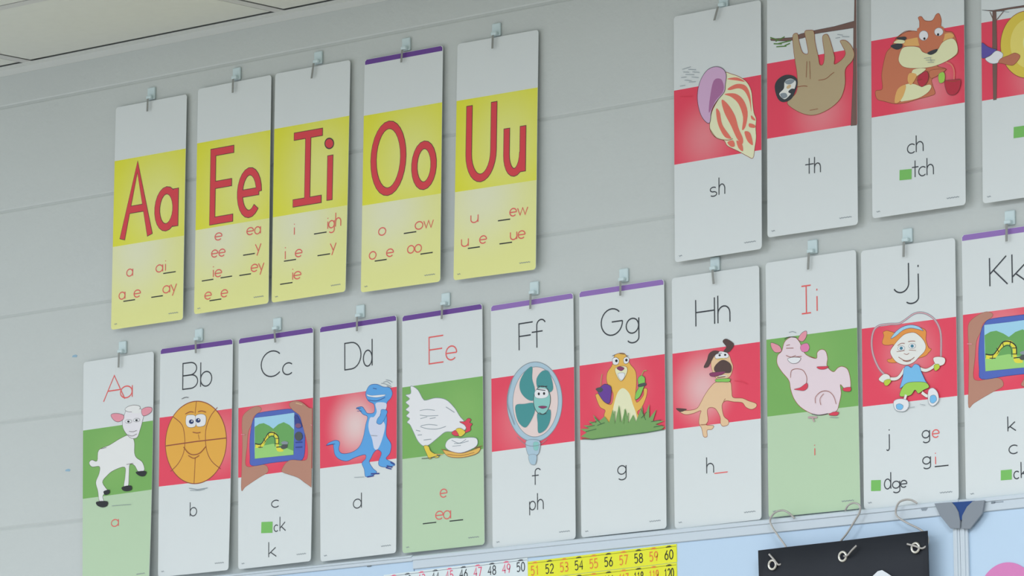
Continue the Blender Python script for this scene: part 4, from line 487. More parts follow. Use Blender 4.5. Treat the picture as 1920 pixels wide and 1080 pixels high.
{'key': 'J','x': 1.2374,'z': 2.2145,'r': -0.0014,'w': 0.194,'h': 0.4323,'g': [0.006,0.004,0.0006,-0.0],'style': 'red','purple': 0,'grad': (0.5,0.4,0.3),'head': [('T','dk','J',64.8,78.9,33.6,47.8,2.3,None,0),('T','dk','j',93.9,80.4,34.7,29.2,2.3,None,0)],'sub': [('P','gsq',0,0.0,'ol',[(15.8,385.3),(35.7,386.4),(35.3,404.2),(15.4,403.2)]),('T','dk','j',48.7,328.3,8.1,16.2,1.8,None,0),('T','dk','g',121.9,324.8,15.4,12.1,1.8,None,0),('T','dk','g',122.2,367.9,16.3,11.8,1.8,None,0),('T','bk','_',146.6,373.7,28.0,0.7,1.8,None,0),('T','dk','d',43.1,402.4,13.5,27.3,1.8,None,0),('T','dk','g',59.7,402.5,15.4,11.5,1.8,None,0),('T','dk','e',76.2,402.4,13.5,11.5,1.8,None,0),('T','tr','e',142.3,325.7,14.5,12.5,1.8,None,0),('T','tr','i',147.5,369.8,1.8,12.5,1.8,None,0)],'pic': [('L','gr',1,3.8,0,[(46.5,212.6),(34.0,199.5),(23.4,177.7),(20.2,156.7),(24.2,137.9),(35.3,129.5),(57.1,128.9),(76.9,130.2),(89.6,125.7),(107.7,117.4),(123.9,116.9),(139.9,123.0),(154.0,135.4),(162.6,156.7),(162.2,194.6)]),('L','pinkl',1,1.5,0,[(46.5,212.6),(34.0,199.5),(23.4,177.7),(20.2,156.7),(24.2,137.9),(35.3,129.5),(57.1,128.9),(76.9,130.2),(89.6,125.7),(107.7,117.4),(123.9,116.9),(139.9,123.0),(154.0,135.4),(162.6,156.7),(162.2,194.6)]),('P','hair',1,0.7,'brn',[(42.0,157.5),(45.9,147.5),(44.2,141.5),(51.5,139.3),(60.5,141.7),(69.5,144.1),(80.4,139.4),(96.7,137.4),(118.2,140.4),(132.4,147.7),(132.2,162.3),(137.4,176.0),(142.7,179.4),(137.3,184.7),(124.6,190.8),(74.1,194.6),(56.0,192.8),(52.4,188.0),(61.5,186.0),(59.9,172.5),(65.5,164.3),(54.7,163.9),(45.6,162.2)]),('P','face',1,0.7,'brn',[(67.3,164.5),(76.5,156.6),(89.3,149.1),(107.3,148.0),(119.8,155.2),(128.6,164.8),(132.0,174.0),(128.4,182.4),(117.5,190.1),(106.6,197.8),(90.3,200.6),(72.3,194.4),(61.6,183.0),(59.0,173.9)]),('P','sky',1,0.6,'nav',[(60.3,153.4),(71.3,142.8),(85.9,136.3),(102.1,135.0),(118.2,139.6),(127.0,147.1),(119.9,144.9),(102.0,140.1),(85.8,142.1),(71.2,150.1)]),('P','wh',1,0.4,'ol',[(88.9,172.0),(88.3,173.8),(86.5,175.2),(83.7,175.9),(80.5,175.8),(77.5,174.9),(75.4,173.4),(74.5,171.6),(75.0,169.8),(76.9,168.4),(79.7,167.7),(82.9,167.8),(85.9,168.7),(88.0,170.2)]),('P','eye',1,0.0,'ol',[(84.9,172.1),(84.6,173.2),(83.7,174.1),(82.4,174.4),(80.9,174.3),(79.6,173.7),(78.7,172.6),(78.4,171.5),(78.8,170.4),(79.7,169.5),(81.0,169.1),(82.5,169.3),(83.8,169.9),(84.6,170.9)]),('P','wh',1,0.4,'ol',[(111.4,170.6),(110.9,172.4),(109.0,173.8),(106.2,174.5),(103.0,174.4),(100.1,173.5),(98.0,172.0),(97.1,170.2),(97.6,168.4),(99.5,167.0),(102.3,166.3),(105.5,166.4),(108.4,167.3),(110.6,168.8)]),('P','eye',1,0.0,'ol',[(107.5,170.7),(107.2,171.9),(106.2,172.7),(104.9,173.1),(103.5,172.9),(102.2,172.3),(101.3,171.3),(101.0,170.1),(101.4,169.0),(102.3,168.1),(103.6,167.8),(105.0,167.9),(106.3,168.6),(107.2,169.6)]),('L','brn',1,0.9,0,[(74.5,166.7),(81.8,163.7),(89.0,164.5)]),('L','brn',1,0.9,0,[(96.3,162.3),(103.5,162.0),(110.7,163.0)]),('L','brn',1,0.7,0,[(87.0,181.2),(93.3,183.3),(97.8,181.5)]),('L','brn',1,0.9,0,[(76.0,185.9),(88.6,193.1),(101.2,192.9),(108.5,189.2)]),('L','brn',1,0.9,0,[(85.0,192.7),(94.0,195.1),(101.2,194.3)]),('L','brn',1,0.6,0,[(72.6,176.8),(88.9,176.2)]),('L','brn',1,0.6,0,[(97.9,176.4),(112.2,178.6)]),('L','brn',1,6.5,0,[(88.4,206.3),(79.2,217.2),(70.0,221.5),(55.5,220.1)]),('L','face',1,5.0,0,[(88.4,206.3),(79.2,217.2),(70.0,221.5),(53.7,219.9)]),('L','brn',1,6.5,0,[(119.0,209.3),(131.5,213.5),(144.1,210.4),(156.7,202.8)]),('L','face',1,5.0,0,[(119.0,209.3),(131.5,213.5),(144.1,210.4),(156.7,202.8)]),('P','face',1,0.6,'brn',[(35.5,217.4),(46.5,211.1),(57.4,215.1),(57.2,224.0),(46.3,225.9),(37.2,222.1)]),('P','face',1,0.6,'brn',[(147.9,194.6),(158.6,193.5),(171.1,197.6),(169.2,207.0),(156.7,208.7),(149.6,202.1)]),('P','lime',1,0.4,'ol',[(46.3,222.9),(55.5,220.9),(60.9,224.3),(53.5,231.1),(47.1,229.7)]),('P','lime',1,0.4,'ol',[(149.5,206.5),(158.5,205.9),(160.2,211.9),(153.0,216.4),(149.4,213.8)]),('P','shirt',1,0.6,'nav',[(88.4,204.9),(95.7,202.6),(102.8,206.3),(110.1,201.1),(119.1,204.9),(122.5,214.1),(131.3,231.2),(133.0,234.3),(106.1,231.7),(87.9,234.4),(78.8,237.9),(84.5,222.2)]),('P','lime2',1,0.6,'ol',[(84.3,237.0),(95.2,230.6),(116.9,231.2),(133.0,234.3),(138.3,242.1),(127.5,245.5),(116.6,250.4),(109.5,243.8),(100.3,251.8),(78.6,251.2)]),('L','brn',0,5.9,0,[(91.3,251.0),(87.6,259.5)]),('L','face',0,4.7,0,[(91.3,250.2),(87.5,260.2)]),('L','brn',1,5.9,0,[(123.8,249.6),(136.3,256.7),(147.2,248.9)]),('L','face',1,4.7,0,[(123.8,249.6),(136.3,256.7),(147.2,248.9)]),('P','wh',1,0.7,'gr',[(67.6,257.6),(80.3,255.9),(94.8,260.2),(96.4,270.7),(87.3,277.3),(71.0,274.3),(65.7,264.9)]),('P','shirt',1,0.4,'ol',[(71.1,265.4),(78.4,263.8),(85.6,268.2),(81.9,273.8),(72.8,272.2)]),('P','wh',1,0.7,'gr',[(138.3,246.6),(147.3,244.5),(156.1,252.7),(157.8,266.1),(146.9,273.9),(138.0,268.7),(136.3,256.7)]),('P','shirt',1,0.4,'ol',[(141.7,257.2),(150.7,256.6),(154.2,264.3),(147.0,269.5),(140.7,266.0)]),('L','gr',1,0.7,0,[(94.6,272.0),(109.1,271.9)]),('L','gr',1,0.7,0,[(120.0,268.5),(130.8,271.0)])]},
{'key': 'K','x': 1.4461,'z': 2.2132,'r': -0.0036,'w': 0.1946,'h': 0.437,'g': [0.006,0.004,-0.0008,0.0005],'style': 'red','purple': 2,'grad': (0.4,0.33,0.35),'head': [('T','dk','K',55.4,91.2,35.2,46.6,2.3,None,0),('T','dk','k',100.2,90.5,29.0,46.6,2.3,None,0)],'sub': [('P','gsq',0,0.0,'ol',[(70.4,393.7),(92.1,394.1),(91.8,410.4),(70.1,410.0)]),('T','dk','k',85.9,331.7,16.6,24.2,1.8,None,0),('T','dk','c',87.3,368.8,17.6,13.8,1.8,None,0),('T','dk','c',95.9,409.9,10.4,12.1,1.8,None,0),('T','dk','k',110.3,409.5,14.5,25.9,1.8,None,0)],'pic': [('P','skin',1,0.5,'brn',[(8.4,284.8),(9.3,246.6),(10.9,198.4),(9.6,159.1),(13.8,144.9),(31.4,135.4),(47.8,132.2),(59.5,136.5),(57.2,142.7),(40.8,150.7),(36.0,163.2),(26.5,178.6),(22.8,206.2),(19.0,235.8),(28.5,243.4),(50.1,242.2),(69.3,243.2),(77.7,249.9),(76.6,258.2),(57.3,264.8),(35.6,272.9),(18.6,279.8)]),('P','blueb',1,0.8,'nav',[(30.7,190.5),(36.0,163.2),(45.5,148.8),(57.2,145.1),(94.7,144.7),(139.2,146.6),(158.2,158.8),(170.6,184.3),(173.8,214.1),(167.4,242.6),(131.5,241.6),(83.7,241.2),(35.7,241.6),(31.0,223.6)]),('P','sky',0,0.3,'nav',[(42.6,153.3),(92.4,153.8),(145.9,153.6),(145.9,188.5),(144.5,232.0),(93.2,230.4),(43.4,229.8),(42.1,191.6)]),('P','hill',0,0.0,'ol',[(43.1,170.4),(54.9,165.9),(66.7,165.4),(80.8,171.6),(91.5,178.3),(104.4,171.4),(118.5,168.7),(132.7,175.0),(145.2,185.1),(144.5,232.0),(93.1,229.6),(43.9,224.8)]),('P','grass2',0,0.0,'ol',[(43.5,208.2),(66.8,207.1),(90.6,206.1),(112.0,211.5),(144.3,224.5),(144.4,231.2),(93.2,230.4),(43.7,229.5)]),('L','yel',1,6.9,0,[(45.4,205.9),(62.0,206.7),(71.5,196.0),(80.9,187.9),(92.8,187.4),(101.1,195.6),(102.5,208.9),(104.9,218.2),(118.0,219.5)]),('L','bk',1,2.0,0,[(44.2,201.6),(59.6,203.9),(70.3,194.3),(79.7,185.4),(92.7,185.8),(104.7,194.3),(106.0,207.6)]),('L','bk',1,1.0,0,[(66.8,203.8),(77.4,195.0),(88.1,191.9),(95.2,196.7),(96.5,211.6)]),('L','bk',1,1.3,0,[(52.5,209.0),(64.4,210.2)]),('L','bk',1,1.7,0,[(100.1,213.6),(114.4,213.4)]),('L','bk',0,1.2,0,[(57.3,211.2),(59.6,203.1)]),('L','bk',0,1.2,0,[(71.5,201.0),(66.7,193.9)]),('L','bk',0,1.2,0,[(81.0,193.7),(78.5,185.2)]),('L','bk',0,1.2,0,[(92.8,193.2),(95.1,185.2)]),('L','bk',0,1.2,0,[(107.1,197.8),(97.6,196.9)]),('L','bk',0,1.2,0,[(107.2,207.7),(98.2,206.8)]),('P','dgr',1,0.0,'ol',[(112.0,214.8),(116.7,210.3),(128.6,211.4),(127.5,217.1),(116.8,218.6)]),('P','gr',1,0.0,'ol',[(113.1,205.8),(121.4,204.1),(130.9,207.5),(128.6,210.6),(116.7,209.4)]),('P','nav',1,0.0,'ol',[(146.5,159.3),(153.5,159.2),(164.5,175.6),(165.8,182.2),(151.7,182.5),(147.2,169.1)]),('P','brn2',1,0.0,'ol',[(164.3,179.6),(163.6,181.4),(161.6,182.7),(158.6,183.2),(155.2,182.9),(152.2,181.8),(150.0,180.1),(149.2,178.2),(149.9,176.4),(152.0,175.2),(155.0,174.6),(158.4,175.0),(161.4,176.1),(163.5,177.7)]),('P','dgr',1,0.0,'ol',[(167.9,199.6),(167.0,203.0),(164.3,205.6),(160.4,206.9),(155.9,206.4),(151.9,204.5),(149.1,201.3),(148.0,197.7),(148.9,194.2),(151.6,191.6),(155.6,190.4),(160.0,190.8),(164.0,192.8),(166.8,195.9)]),('L','nav',1,1.7,0,[(149.9,209.3),(166.5,210.1)]),('L','nav',1,1.7,0,[(150.1,218.4),(166.8,219.2)]),('P','skin',1,0.5,'brn',[(135.5,134.2),(150.6,132.5),(167.0,137.3),(183.6,148.4),(200.2,156.5),(201.7,200.4),(195.9,239.5),(197.6,292.7),(180.6,288.6),(156.2,274.3),(117.5,261.3),(117.4,253.7),(126.8,244.5),(141.1,240.9),(174.6,244.9),(182.7,236.5),(180.9,214.8),(173.2,192.7),(166.8,175.8),(160.6,160.7),(143.9,149.4),(134.4,140.5)]),('L','pinkear',1,1.2,0,[(189.3,180.4),(199.9,182.3)]),('L','pinkear',1,1.2,0,[(8.7,181.0),(18.2,182.4)]),('L','tan',1,1.7,0,[(150.7,136.5),(167.1,141.3)])]},
{'key': 'SH','x': 0.841,'z': 2.6711,'r': -0.0079,'w': 0.193,'h': 0.4322,'g': [0.006,0.01,0.0008,-0.002],'style': 'red','purple': 0,'grad': (0.35,0.7,0.3),'head': [],'sub': [('T','dk','s',79.0,328.0,16.7,15.8,1.8,None,0),('T','dk','h',99.7,326.9,14.3,29.8,1.8,None,0)],'pic': [('P','shell',1,0.9,'brn',[(111.1,115.9),(128.7,120.4),(146.2,128.0),(161.8,139.2),(171.5,155.6),(174.3,175.9),(177.2,194.7),(182.0,206.1),(181.0,221.4),(181.9,238.7),(178.8,255.5),(174.7,273.0),(162.7,268.3),(142.8,257.0),(119.0,244.5),(111.2,234.1),(91.4,225.3),(79.8,208.2),(84.3,181.0),(100.5,158.6),(112.6,144.9)]),('P','coral',1,0.0,'ol',[(118.8,127.5),(140.3,128.0),(157.9,137.9),(140.3,133.3)]),('P','coral',1,0.0,'ol',[(120.5,144.4),(140.2,139.4),(159.8,145.7),(169.5,164.5),(171.3,192.4),(167.4,173.4),(157.7,155.4),(144.1,147.5),(124.4,147.9)]),('P','coral',1,0.0,'ol',[(112.5,153.2),(136.1,155.6),(153.7,168.6),(163.4,191.3),(159.2,215.5),(151.2,220.7),(153.4,199.3),(143.7,174.9),(128.1,160.6)]),('P','coral',1,0.0,'ol',[(106.4,162.4),(120.1,171.8),(135.6,193.9),(143.3,216.5),(153.0,236.5),(150.9,245.6),(139.1,233.1),(127.5,211.3),(112.0,184.6)]),('P','coral',1,0.0,'ol',[(94.3,176.1),(102.1,183.3),(107.7,205.7),(123.3,226.3),(127.2,233.1),(113.3,228.1),(101.6,211.1),(95.9,194.8)]),('P','coral',1,0.0,'ol',[(157.1,224.5),(169.0,229.2),(174.8,250.2),(164.9,244.3),(159.0,234.1)]),('P','coral',1,0.0,'ol',[(139.1,237.8),(150.9,245.6),(152.8,258.3),(142.9,250.8)]),('P','coral',1,0.0,'ol',[(167.1,211.9),(179.0,216.5),(179.0,221.2),(167.1,218.1)]),('P','coral',1,0.0,'ol',[(171.2,198.5),(179.1,205.7),(180.1,208.9),(172.2,204.8)]),('P','coral',1,0.0,'ol',[(119.1,238.3),(131.1,236.7),(135.0,246.6),(127.0,247.1)]),('P','mauve',1,0.9,'dk',[(61.9,118.5),(76.0,105.2),(93.7,102.3),(109.2,108.1),(116.9,119.7),(114.7,137.5),(112.5,149.4),(96.5,162.6),(84.4,177.9),(80.0,198.9),(68.2,192.8),(58.6,177.6),(53.2,155.4),(54.6,135.8)]),('P','mauved',1,0.0,'ol',[(89.3,126.6),(105.0,125.7),(111.7,138.7),(108.6,150.4),(94.6,160.8),(84.4,174.8),(78.4,180.2),(80.8,156.0)]),('L','brn',1,0.9,0,[(79.8,209.0),(95.4,227.4),(119.2,234.4),(131.1,233.6)]),('L','gr',0,0.8,0,[(19.2,96.3),(38.9,94.3)]),('L','gr',0,0.8,0,[(21.1,101.0),(34.8,103.6)]),('L','gr',0,0.8,0,[(32.9,98.1),(50.5,101.6)]),('L','gr',0,0.8,0,[(26.8,106.3),(46.4,109.6)]),('L','gr',0,0.8,0,[(16.9,110.3),(28.7,111.1)]),('L','gr',0,0.8,0,[(40.4,112.6),(56.1,116.2)]),('L','gr',0,0.8,0,[(24.6,115.9),(40.2,119.4)]),('L','gr',0,0.8,0,[(34.3,120.9),(50.0,122.2)]),('L','gr',0,0.8,0,[(14.5,125.2),(26.3,125.2)]),('L','gr',0,0.8,0,[(42.6,103.9),(58.2,107.4)]),('L','cred',1,0.8,0,[(13.9,143.4),(41.5,147.0)])]},
{'key': 'TH','x': 1.0443,'z': 2.6902,'r': -0.0003,'w': 0.192,'h': 0.4308,'g': [0.006,0.01,-0.002,-0.0016],'style': 'red','purple': 0,'grad': (0.6,0.75,0.3),'head': [],'sub': [('T','dk','t',82.4,332.2,19.9,26.7,1.8,None,0),('T','dk','h',102.1,332.6,14.0,27.6,1.8,None,0)],'pic': [('P','bark',0,0.5,'dk',[(189.4,-10.7),(206.0,-8.6),(205.4,85.0),(202.8,177.2),(196.6,262.0),(179.3,261.5),(184.5,175.0),(185.6,94.9),(164.1,94.6),(132.8,93.8),(99.5,93.6),(77.8,97.1),(46.3,97.9),(8.9,91.7),(6.9,88.4),(54.3,92.6),(74.0,88.9),(105.5,87.3),(144.8,86.7),(186.9,83.4)]),('L','leafd',0,2.0,0,[(7.0,86.0),(22.7,91.9)]),('L','leafd',0,2.0,0,[(18.7,94.5),(38.5,89.1)]),('L','leafd',0,2.0,0,[(24.6,99.1),(52.2,97.8)]),('L','leafd',0,2.0,0,[(20.5,104.0),(42.2,105.9)]),('L','leafd',0,2.0,0,[(14.7,97.9),(32.4,100.8)]),('L','leafd',0,2.0,0,[(38.3,104.7),(50.1,102.2)]),('P','sloth',1,0.9,'brn',[(56.3,89.8),(66.2,87.9),(69.8,102.3),(77.3,121.9),(89.0,124.9),(85.5,104.3),(81.9,86.7),(91.8,85.6),(101.5,89.1),(104.1,108.1),(110.4,132.1),(114.0,148.0),(121.8,147.4),(124.1,130.7),(120.7,110.1),(120.9,99.3),(130.8,99.0),(138.2,115.4),(145.4,139.5),(145.1,151.8),(160.9,146.0),(168.9,136.2),(161.5,121.4),(157.8,113.2),(169.5,114.6),(180.9,125.3),(187.3,140.0),(182.2,151.7),(168.2,163.8),(167.6,188.3),(159.3,210.3),(141.5,223.5),(118.0,231.4),(96.5,232.7),(75.2,226.4),(52.0,212.9),(44.4,202.8),(62.2,191.1),(66.4,176.2),(64.9,154.4),(61.3,135.4),(57.8,113.3)]),('P','dk',1,0.6,'ol',[(17.4,173.4),(23.5,161.8),(39.3,156.0),(56.9,159.6),(66.5,170.0),(62.3,184.9),(52.3,199.1),(34.6,201.6),(23.0,192.6)]),('P','face',1,0.0,'ol',[(27.0,186.9),(37.0,178.8),(39.1,166.7),(51.0,163.5),(62.6,169.6),(60.4,181.6),(52.4,189.9),(38.6,197.5)]),('P','dk',1,0.0,'ol',[(46.6,186.1),(52.6,181.5),(60.4,183.2),(56.3,190.4)]),('P','gr',1,0.0,'ol',[(39.1,166.7),(51.0,164.3),(60.7,167.8),(52.8,173.0),(43.0,171.8)]),('P','gr',1,0.0,'ol',[(29.0,187.1),(40.7,187.0),(44.5,193.6),(34.7,195.5)]),('P','tan',1,0.0,'ol',[(52.0,174.8),(52.6,176.0),(52.2,177.5),(50.9,178.9),(49.0,179.9),(46.9,180.3),(44.9,180.1),(43.5,179.3),(43.0,178.0),(43.4,176.6),(44.7,175.2),(46.6,174.2),(48.7,173.7),(50.6,174.0)]),('L','brn',1,1.1,0,[(66.3,180.0),(80.0,180.1),(87.8,182.1)]),('L','brn',1,0.9,0,[(111.4,174.7),(127.1,174.2),(138.9,168.0),(144.8,165.6)]),('L','brn',1,0.8,0,[(92.8,223.9),(110.3,223.6)]),('L','brn',1,0.8,0,[(86.8,138.5),(85.2,166.1)]),('L','brn',1,0.8,0,[(92.6,139.2),(93.9,170.2)]),('L','gr',1,0.9,0,[(152.2,101.6),(163.9,104.6)]),('L','gr',1,0.9,0,[(148.2,107.3),(157.9,107.8)]),('L','gr',1,0.9,0,[(161.9,106.7),(177.4,109.4)])]},
{'key': 'CH','x': 1.2673,'z': 2.697,'r': -0.001,'w': 0.1922,'h': 0.432,'g': [0.006,0.01,-0.0007,-0.0017],'style': 'red','purple': 0,'grad': (0.6,0.75,0.3),'head': [],'sub': [('P','gsq',0,0.0,'ol',[(58.0,357.6),(83.0,358.7),(82.6,376.0),(57.6,374.9)]),('T','dk','c',74.5,332.2,15.8,15.3,1.8,None,0),('T','dk','h',92.7,331.7,15.8,27.9,1.8,None,0),('T','dk','t',83.8,373.4,14.7,27.9,1.8,None,0),('T','dk','c',97.5,373.1,14.7,15.3,1.8,None,0),('T','dk','h',114.5,373.3,14.7,28.8,1.8,None,0)],'pic': [('P','fur',1,0.9,'brn',[(8.6,224.2),(9.7,216.8),(23.1,215.4),(21.7,192.6),(26.0,172.0),(32.1,154.8),(41.8,147.0),(51.5,134.8),(68.7,126.6),(85.7,125.9),(98.8,127.6),(101.0,113.0),(98.4,105.1),(105.0,104.5),(112.3,112.3),(127.2,114.3),(134.9,105.6),(141.4,105.0),(145.9,116.1),(145.6,127.9),(154.8,136.6),(167.8,139.8),(175.0,151.2),(179.3,168.1),(178.2,178.4),(159.4,186.4),(136.9,192.4),(155.4,200.8),(132.8,209.9),(125.2,214.9),(128.7,227.3),(132.2,238.3),(120.9,241.3),(98.3,243.0),(71.8,245.7),(49.1,244.4),(26.4,237.0),(13.2,232.3)]),('P','gold2',1,0.0,'ol',[(70.3,140.3),(81.7,138.8),(100.5,139.8),(107.7,152.7),(81.4,150.7),(68.3,147.5)]),('P','gold2',1,0.0,'ol',[(149.1,141.8),(164.0,140.8),(171.3,147.7),(156.3,153.2),(145.2,150.2)]),('P','cream2',1,0.6,'brn',[(58.4,164.2),(66.3,151.7),(85.1,152.0),(100.1,156.2),(107.5,164.7),(122.4,169.6),(137.4,165.6),(148.9,153.7),(167.6,150.2),(176.7,158.9),(179.2,172.6),(172.6,180.7),(151.9,188.4),(125.7,192.5),(95.6,190.8),(69.3,185.2),(58.2,174.7)]),('P','fur',1,0.0,'ol',[(100.8,121.9),(145.7,126.4),(152.8,140.8),(145.1,157.7),(133.7,165.1),(122.4,169.6),(107.5,163.2),(100.2,151.7),(96.8,133.3)]),('P','wh',1,0.7,'gr',[(118.9,138.5),(117.9,141.9),(115.2,144.4),(111.4,145.5),(107.3,145.0),(103.6,142.9),(101.0,139.7),(100.2,136.0),(101.2,132.6),(103.8,130.1),(107.6,129.0),(111.8,129.6),(115.5,131.6),(118.0,134.8)]),('P','wh',1,0.7,'gr',[(149.8,136.7),(148.8,139.5),(146.3,141.4),(142.7,142.3),(138.7,141.7),(135.1,140.0),(132.7,137.3),(131.9,134.3),(132.8,131.5),(135.3,129.5),(139.0,128.7),(142.9,129.2),(146.5,131.0),(148.9,133.7)]),('P','bk',1,0.0,'ol',[(113.5,143.0),(113.3,143.9),(112.7,144.5),(111.7,144.8),(110.7,144.7),(109.9,144.2),(109.2,143.4),(109.0,142.4),(109.3,141.6),(109.9,140.9),(110.8,140.6),(111.8,140.8),(112.7,141.3),(113.3,142.1)]),('P','bk',1,0.0,'ol',[(141.7,140.1),(141.4,140.9),(140.8,141.6),(139.9,141.9),(138.9,141.7),(138.0,141.2),(137.4,140.4),(137.2,139.5),(137.4,138.6),(138.1,137.9),(139.0,137.7),(140.0,137.8),(140.9,138.3),(141.5,139.1)]),('P','dk',1,0.0,'ol',[(116.8,168.1),(126.2,164.9),(138.4,164.2),(134.5,169.7),(124.2,172.1)]),('P','dk',1,0.0,'ol',[(40.9,145.4),(51.3,143.0),(64.5,144.8),(64.4,151.5),(53.0,153.0)]),('P','dk',1,0.0,'ol',[(53.4,133.5),(70.5,133.5),(74.1,137.8),(66.5,139.8)]),('P','cream2',1,0.0,'ol',[(47.6,140.3),(57.2,137.0),(70.3,140.3),(68.3,144.5),(55.1,142.8)]),('P','cream2',1,0.0,'ol',[(68.6,216.7),(87.6,216.1),(104.4,222.7),(121.3,221.9),(125.0,226.8),(117.3,234.9),(98.3,241.5),(71.9,242.7),(60.6,239.8)]),('P','cream2',1,0.0,'ol',[(88.1,192.1),(114.4,194.0),(99.1,202.5),(85.9,205.4)]),('P','gold2',1,0.0,'ol',[(55.3,221.0),(72.5,215.7),(68.3,231.7),(58.6,242.6),(49.1,241.4)]),('P','gold2',1,0.0,'ol',[(80.4,197.1),(95.4,202.1),(83.8,217.1),(76.4,208.6)]),('P','berry',1,0.6,'ol',[(97.2,206.8),(106.7,200.5),(116.1,198.7),(119.7,208.2),(115.8,218.2),(106.2,223.7),(98.8,217.5)]),('P','fur',1,0.5,'brn',[(121.8,199.5),(136.8,198.4),(155.4,200.8),(144.1,206.8),(125.3,211.9)]),('P','lime2',1,0.3,'ol',[(140.3,207.8),(149.7,204.6),(153.4,211.0),(151.3,221.2),(141.9,221.5)]),('L','strap',1,2.7,0,[(155.6,188.9),(166.7,194.8),(172.1,205.9),(171.8,220.8)]),('P','berry',1,0.6,'ol',[(153.2,221.4),(168.1,220.4),(184.8,222.5),(182.7,237.2),(175.1,245.2),(163.9,245.3),(156.6,238.3)]),('L','brn',1,0.9,0,[(153.2,218.5),(168.0,223.3),(184.8,222.5)]),('L','gr',1,0.7,0,[(111.0,176.3),(126.0,176.8)]),('L','gr',1,0.7,0,[(114.7,179.8),(133.4,182.3)]),('L','gr',1,0.7,0,[(118.3,184.0),(131.4,185.7)]),('L','gr',1,0.7,0,[(124.1,177.3),(125.8,185.0)]),('L','brn',1,0.9,0,[(51.5,134.8),(70.6,125.3),(85.7,125.9)]),('L','brn',1,0.7,0,[(95.2,211.1),(106.5,211.0)])]},
{'key': 'NG','x': 1.4936,'z': 2.6949,'r': 0.0012,'w': 0.192,'h': 0.432,'g': [0.006,0.01,-0.0004,-0.0014],'style': 'red','purple': 0,'grad': (0.6,0.75,0.3),'head': [],'sub': [('P','gsq',0,0.0,'ol',[(63.6,313.3),(87.6,313.6),(87.2,332.1),(63.2,331.8)])],'pic': [('P','bark',0,0.5,'dk',[(1.3,109.3),(23.8,113.2),(54.4,113.3),(86.1,113.8),(129.4,114.4),(169.6,115.8),(169.5,119.9),(129.3,118.5),(86.1,117.1),(54.4,116.1),(40.1,117.1),(23.8,115.2)]),('P','bark',0,0.3,'dk',[(22.8,114.7),(30.3,115.8),(31.6,190.2),(29.6,263.2),(23.1,263.2),(22.0,189.0)]),('L','bark',0,1.5,0,[(17.6,114.9),(25.5,131.7)]),('L','bark',0,1.5,0,[(46.2,117.1),(30.6,130.7)]),('L','gr',0,0.8,0,[(38.0,116.8),(56.3,120.9)]),('P','gong',1,1.0,'brn',[(144.4,187.0),(141.9,202.3),(135.4,215.9),(125.4,226.5),(112.6,233.4),(98.1,236.0),(83.1,234.1),(68.7,227.8),(56.2,217.6),(46.5,204.3),(40.5,189.1),(38.6,173.0),(41.1,157.6),(47.6,143.9),(57.8,133.2),(70.7,126.3),(85.3,123.8),(100.3,125.8),(114.7,132.3),(127.1,142.5),(136.7,155.8),(142.6,171.0)]),('P','gong2',1,0.0,'brn',[(133.0,183.8),(130.9,196.2),(125.4,206.9),(117.0,214.9),(106.5,219.3),(94.9,219.8),(83.5,216.3),(73.2,209.2),(65.0,199.0),(59.9,186.9),(58.4,174.0),(60.4,161.5),(66.0,150.8),(74.5,142.8),(85.0,138.4),(96.6,137.9),(108.1,141.5),(118.4,148.7),(126.4,158.9),(131.4,171.0)]),('P','gong3',1,0.0,'ol',[(116.0,179.9),(114.2,187.5),(109.6,193.2),(103.1,195.8),(95.9,194.9),(89.5,190.6),(85.1,183.7),(83.7,175.7),(85.4,168.1),(90.1,162.4),(96.6,159.8),(103.8,160.7),(110.2,165.1),(114.5,171.9)]),('P','violet',1,0.5,'ol',[(0.8,164.7),(12.5,172.1),(24.7,177.8),(30.7,180.2),(16.3,188.2),(4.0,190.8),(0.4,186.2)]),('P','wh',1,0.7,'gr',[(8.0,192.1),(18.3,188.5),(30.7,181.9),(43.8,189.4),(36.5,200.8),(26.2,202.7),(16.1,199.8)]),('P','skin2',1,0.7,'brn',[(39.6,196.2),(54.9,193.3),(67.2,190.8),(77.2,196.2),(75.1,202.5),(64.8,210.2),(54.6,208.9),(42.5,204.8),(34.4,202.1)])]}]
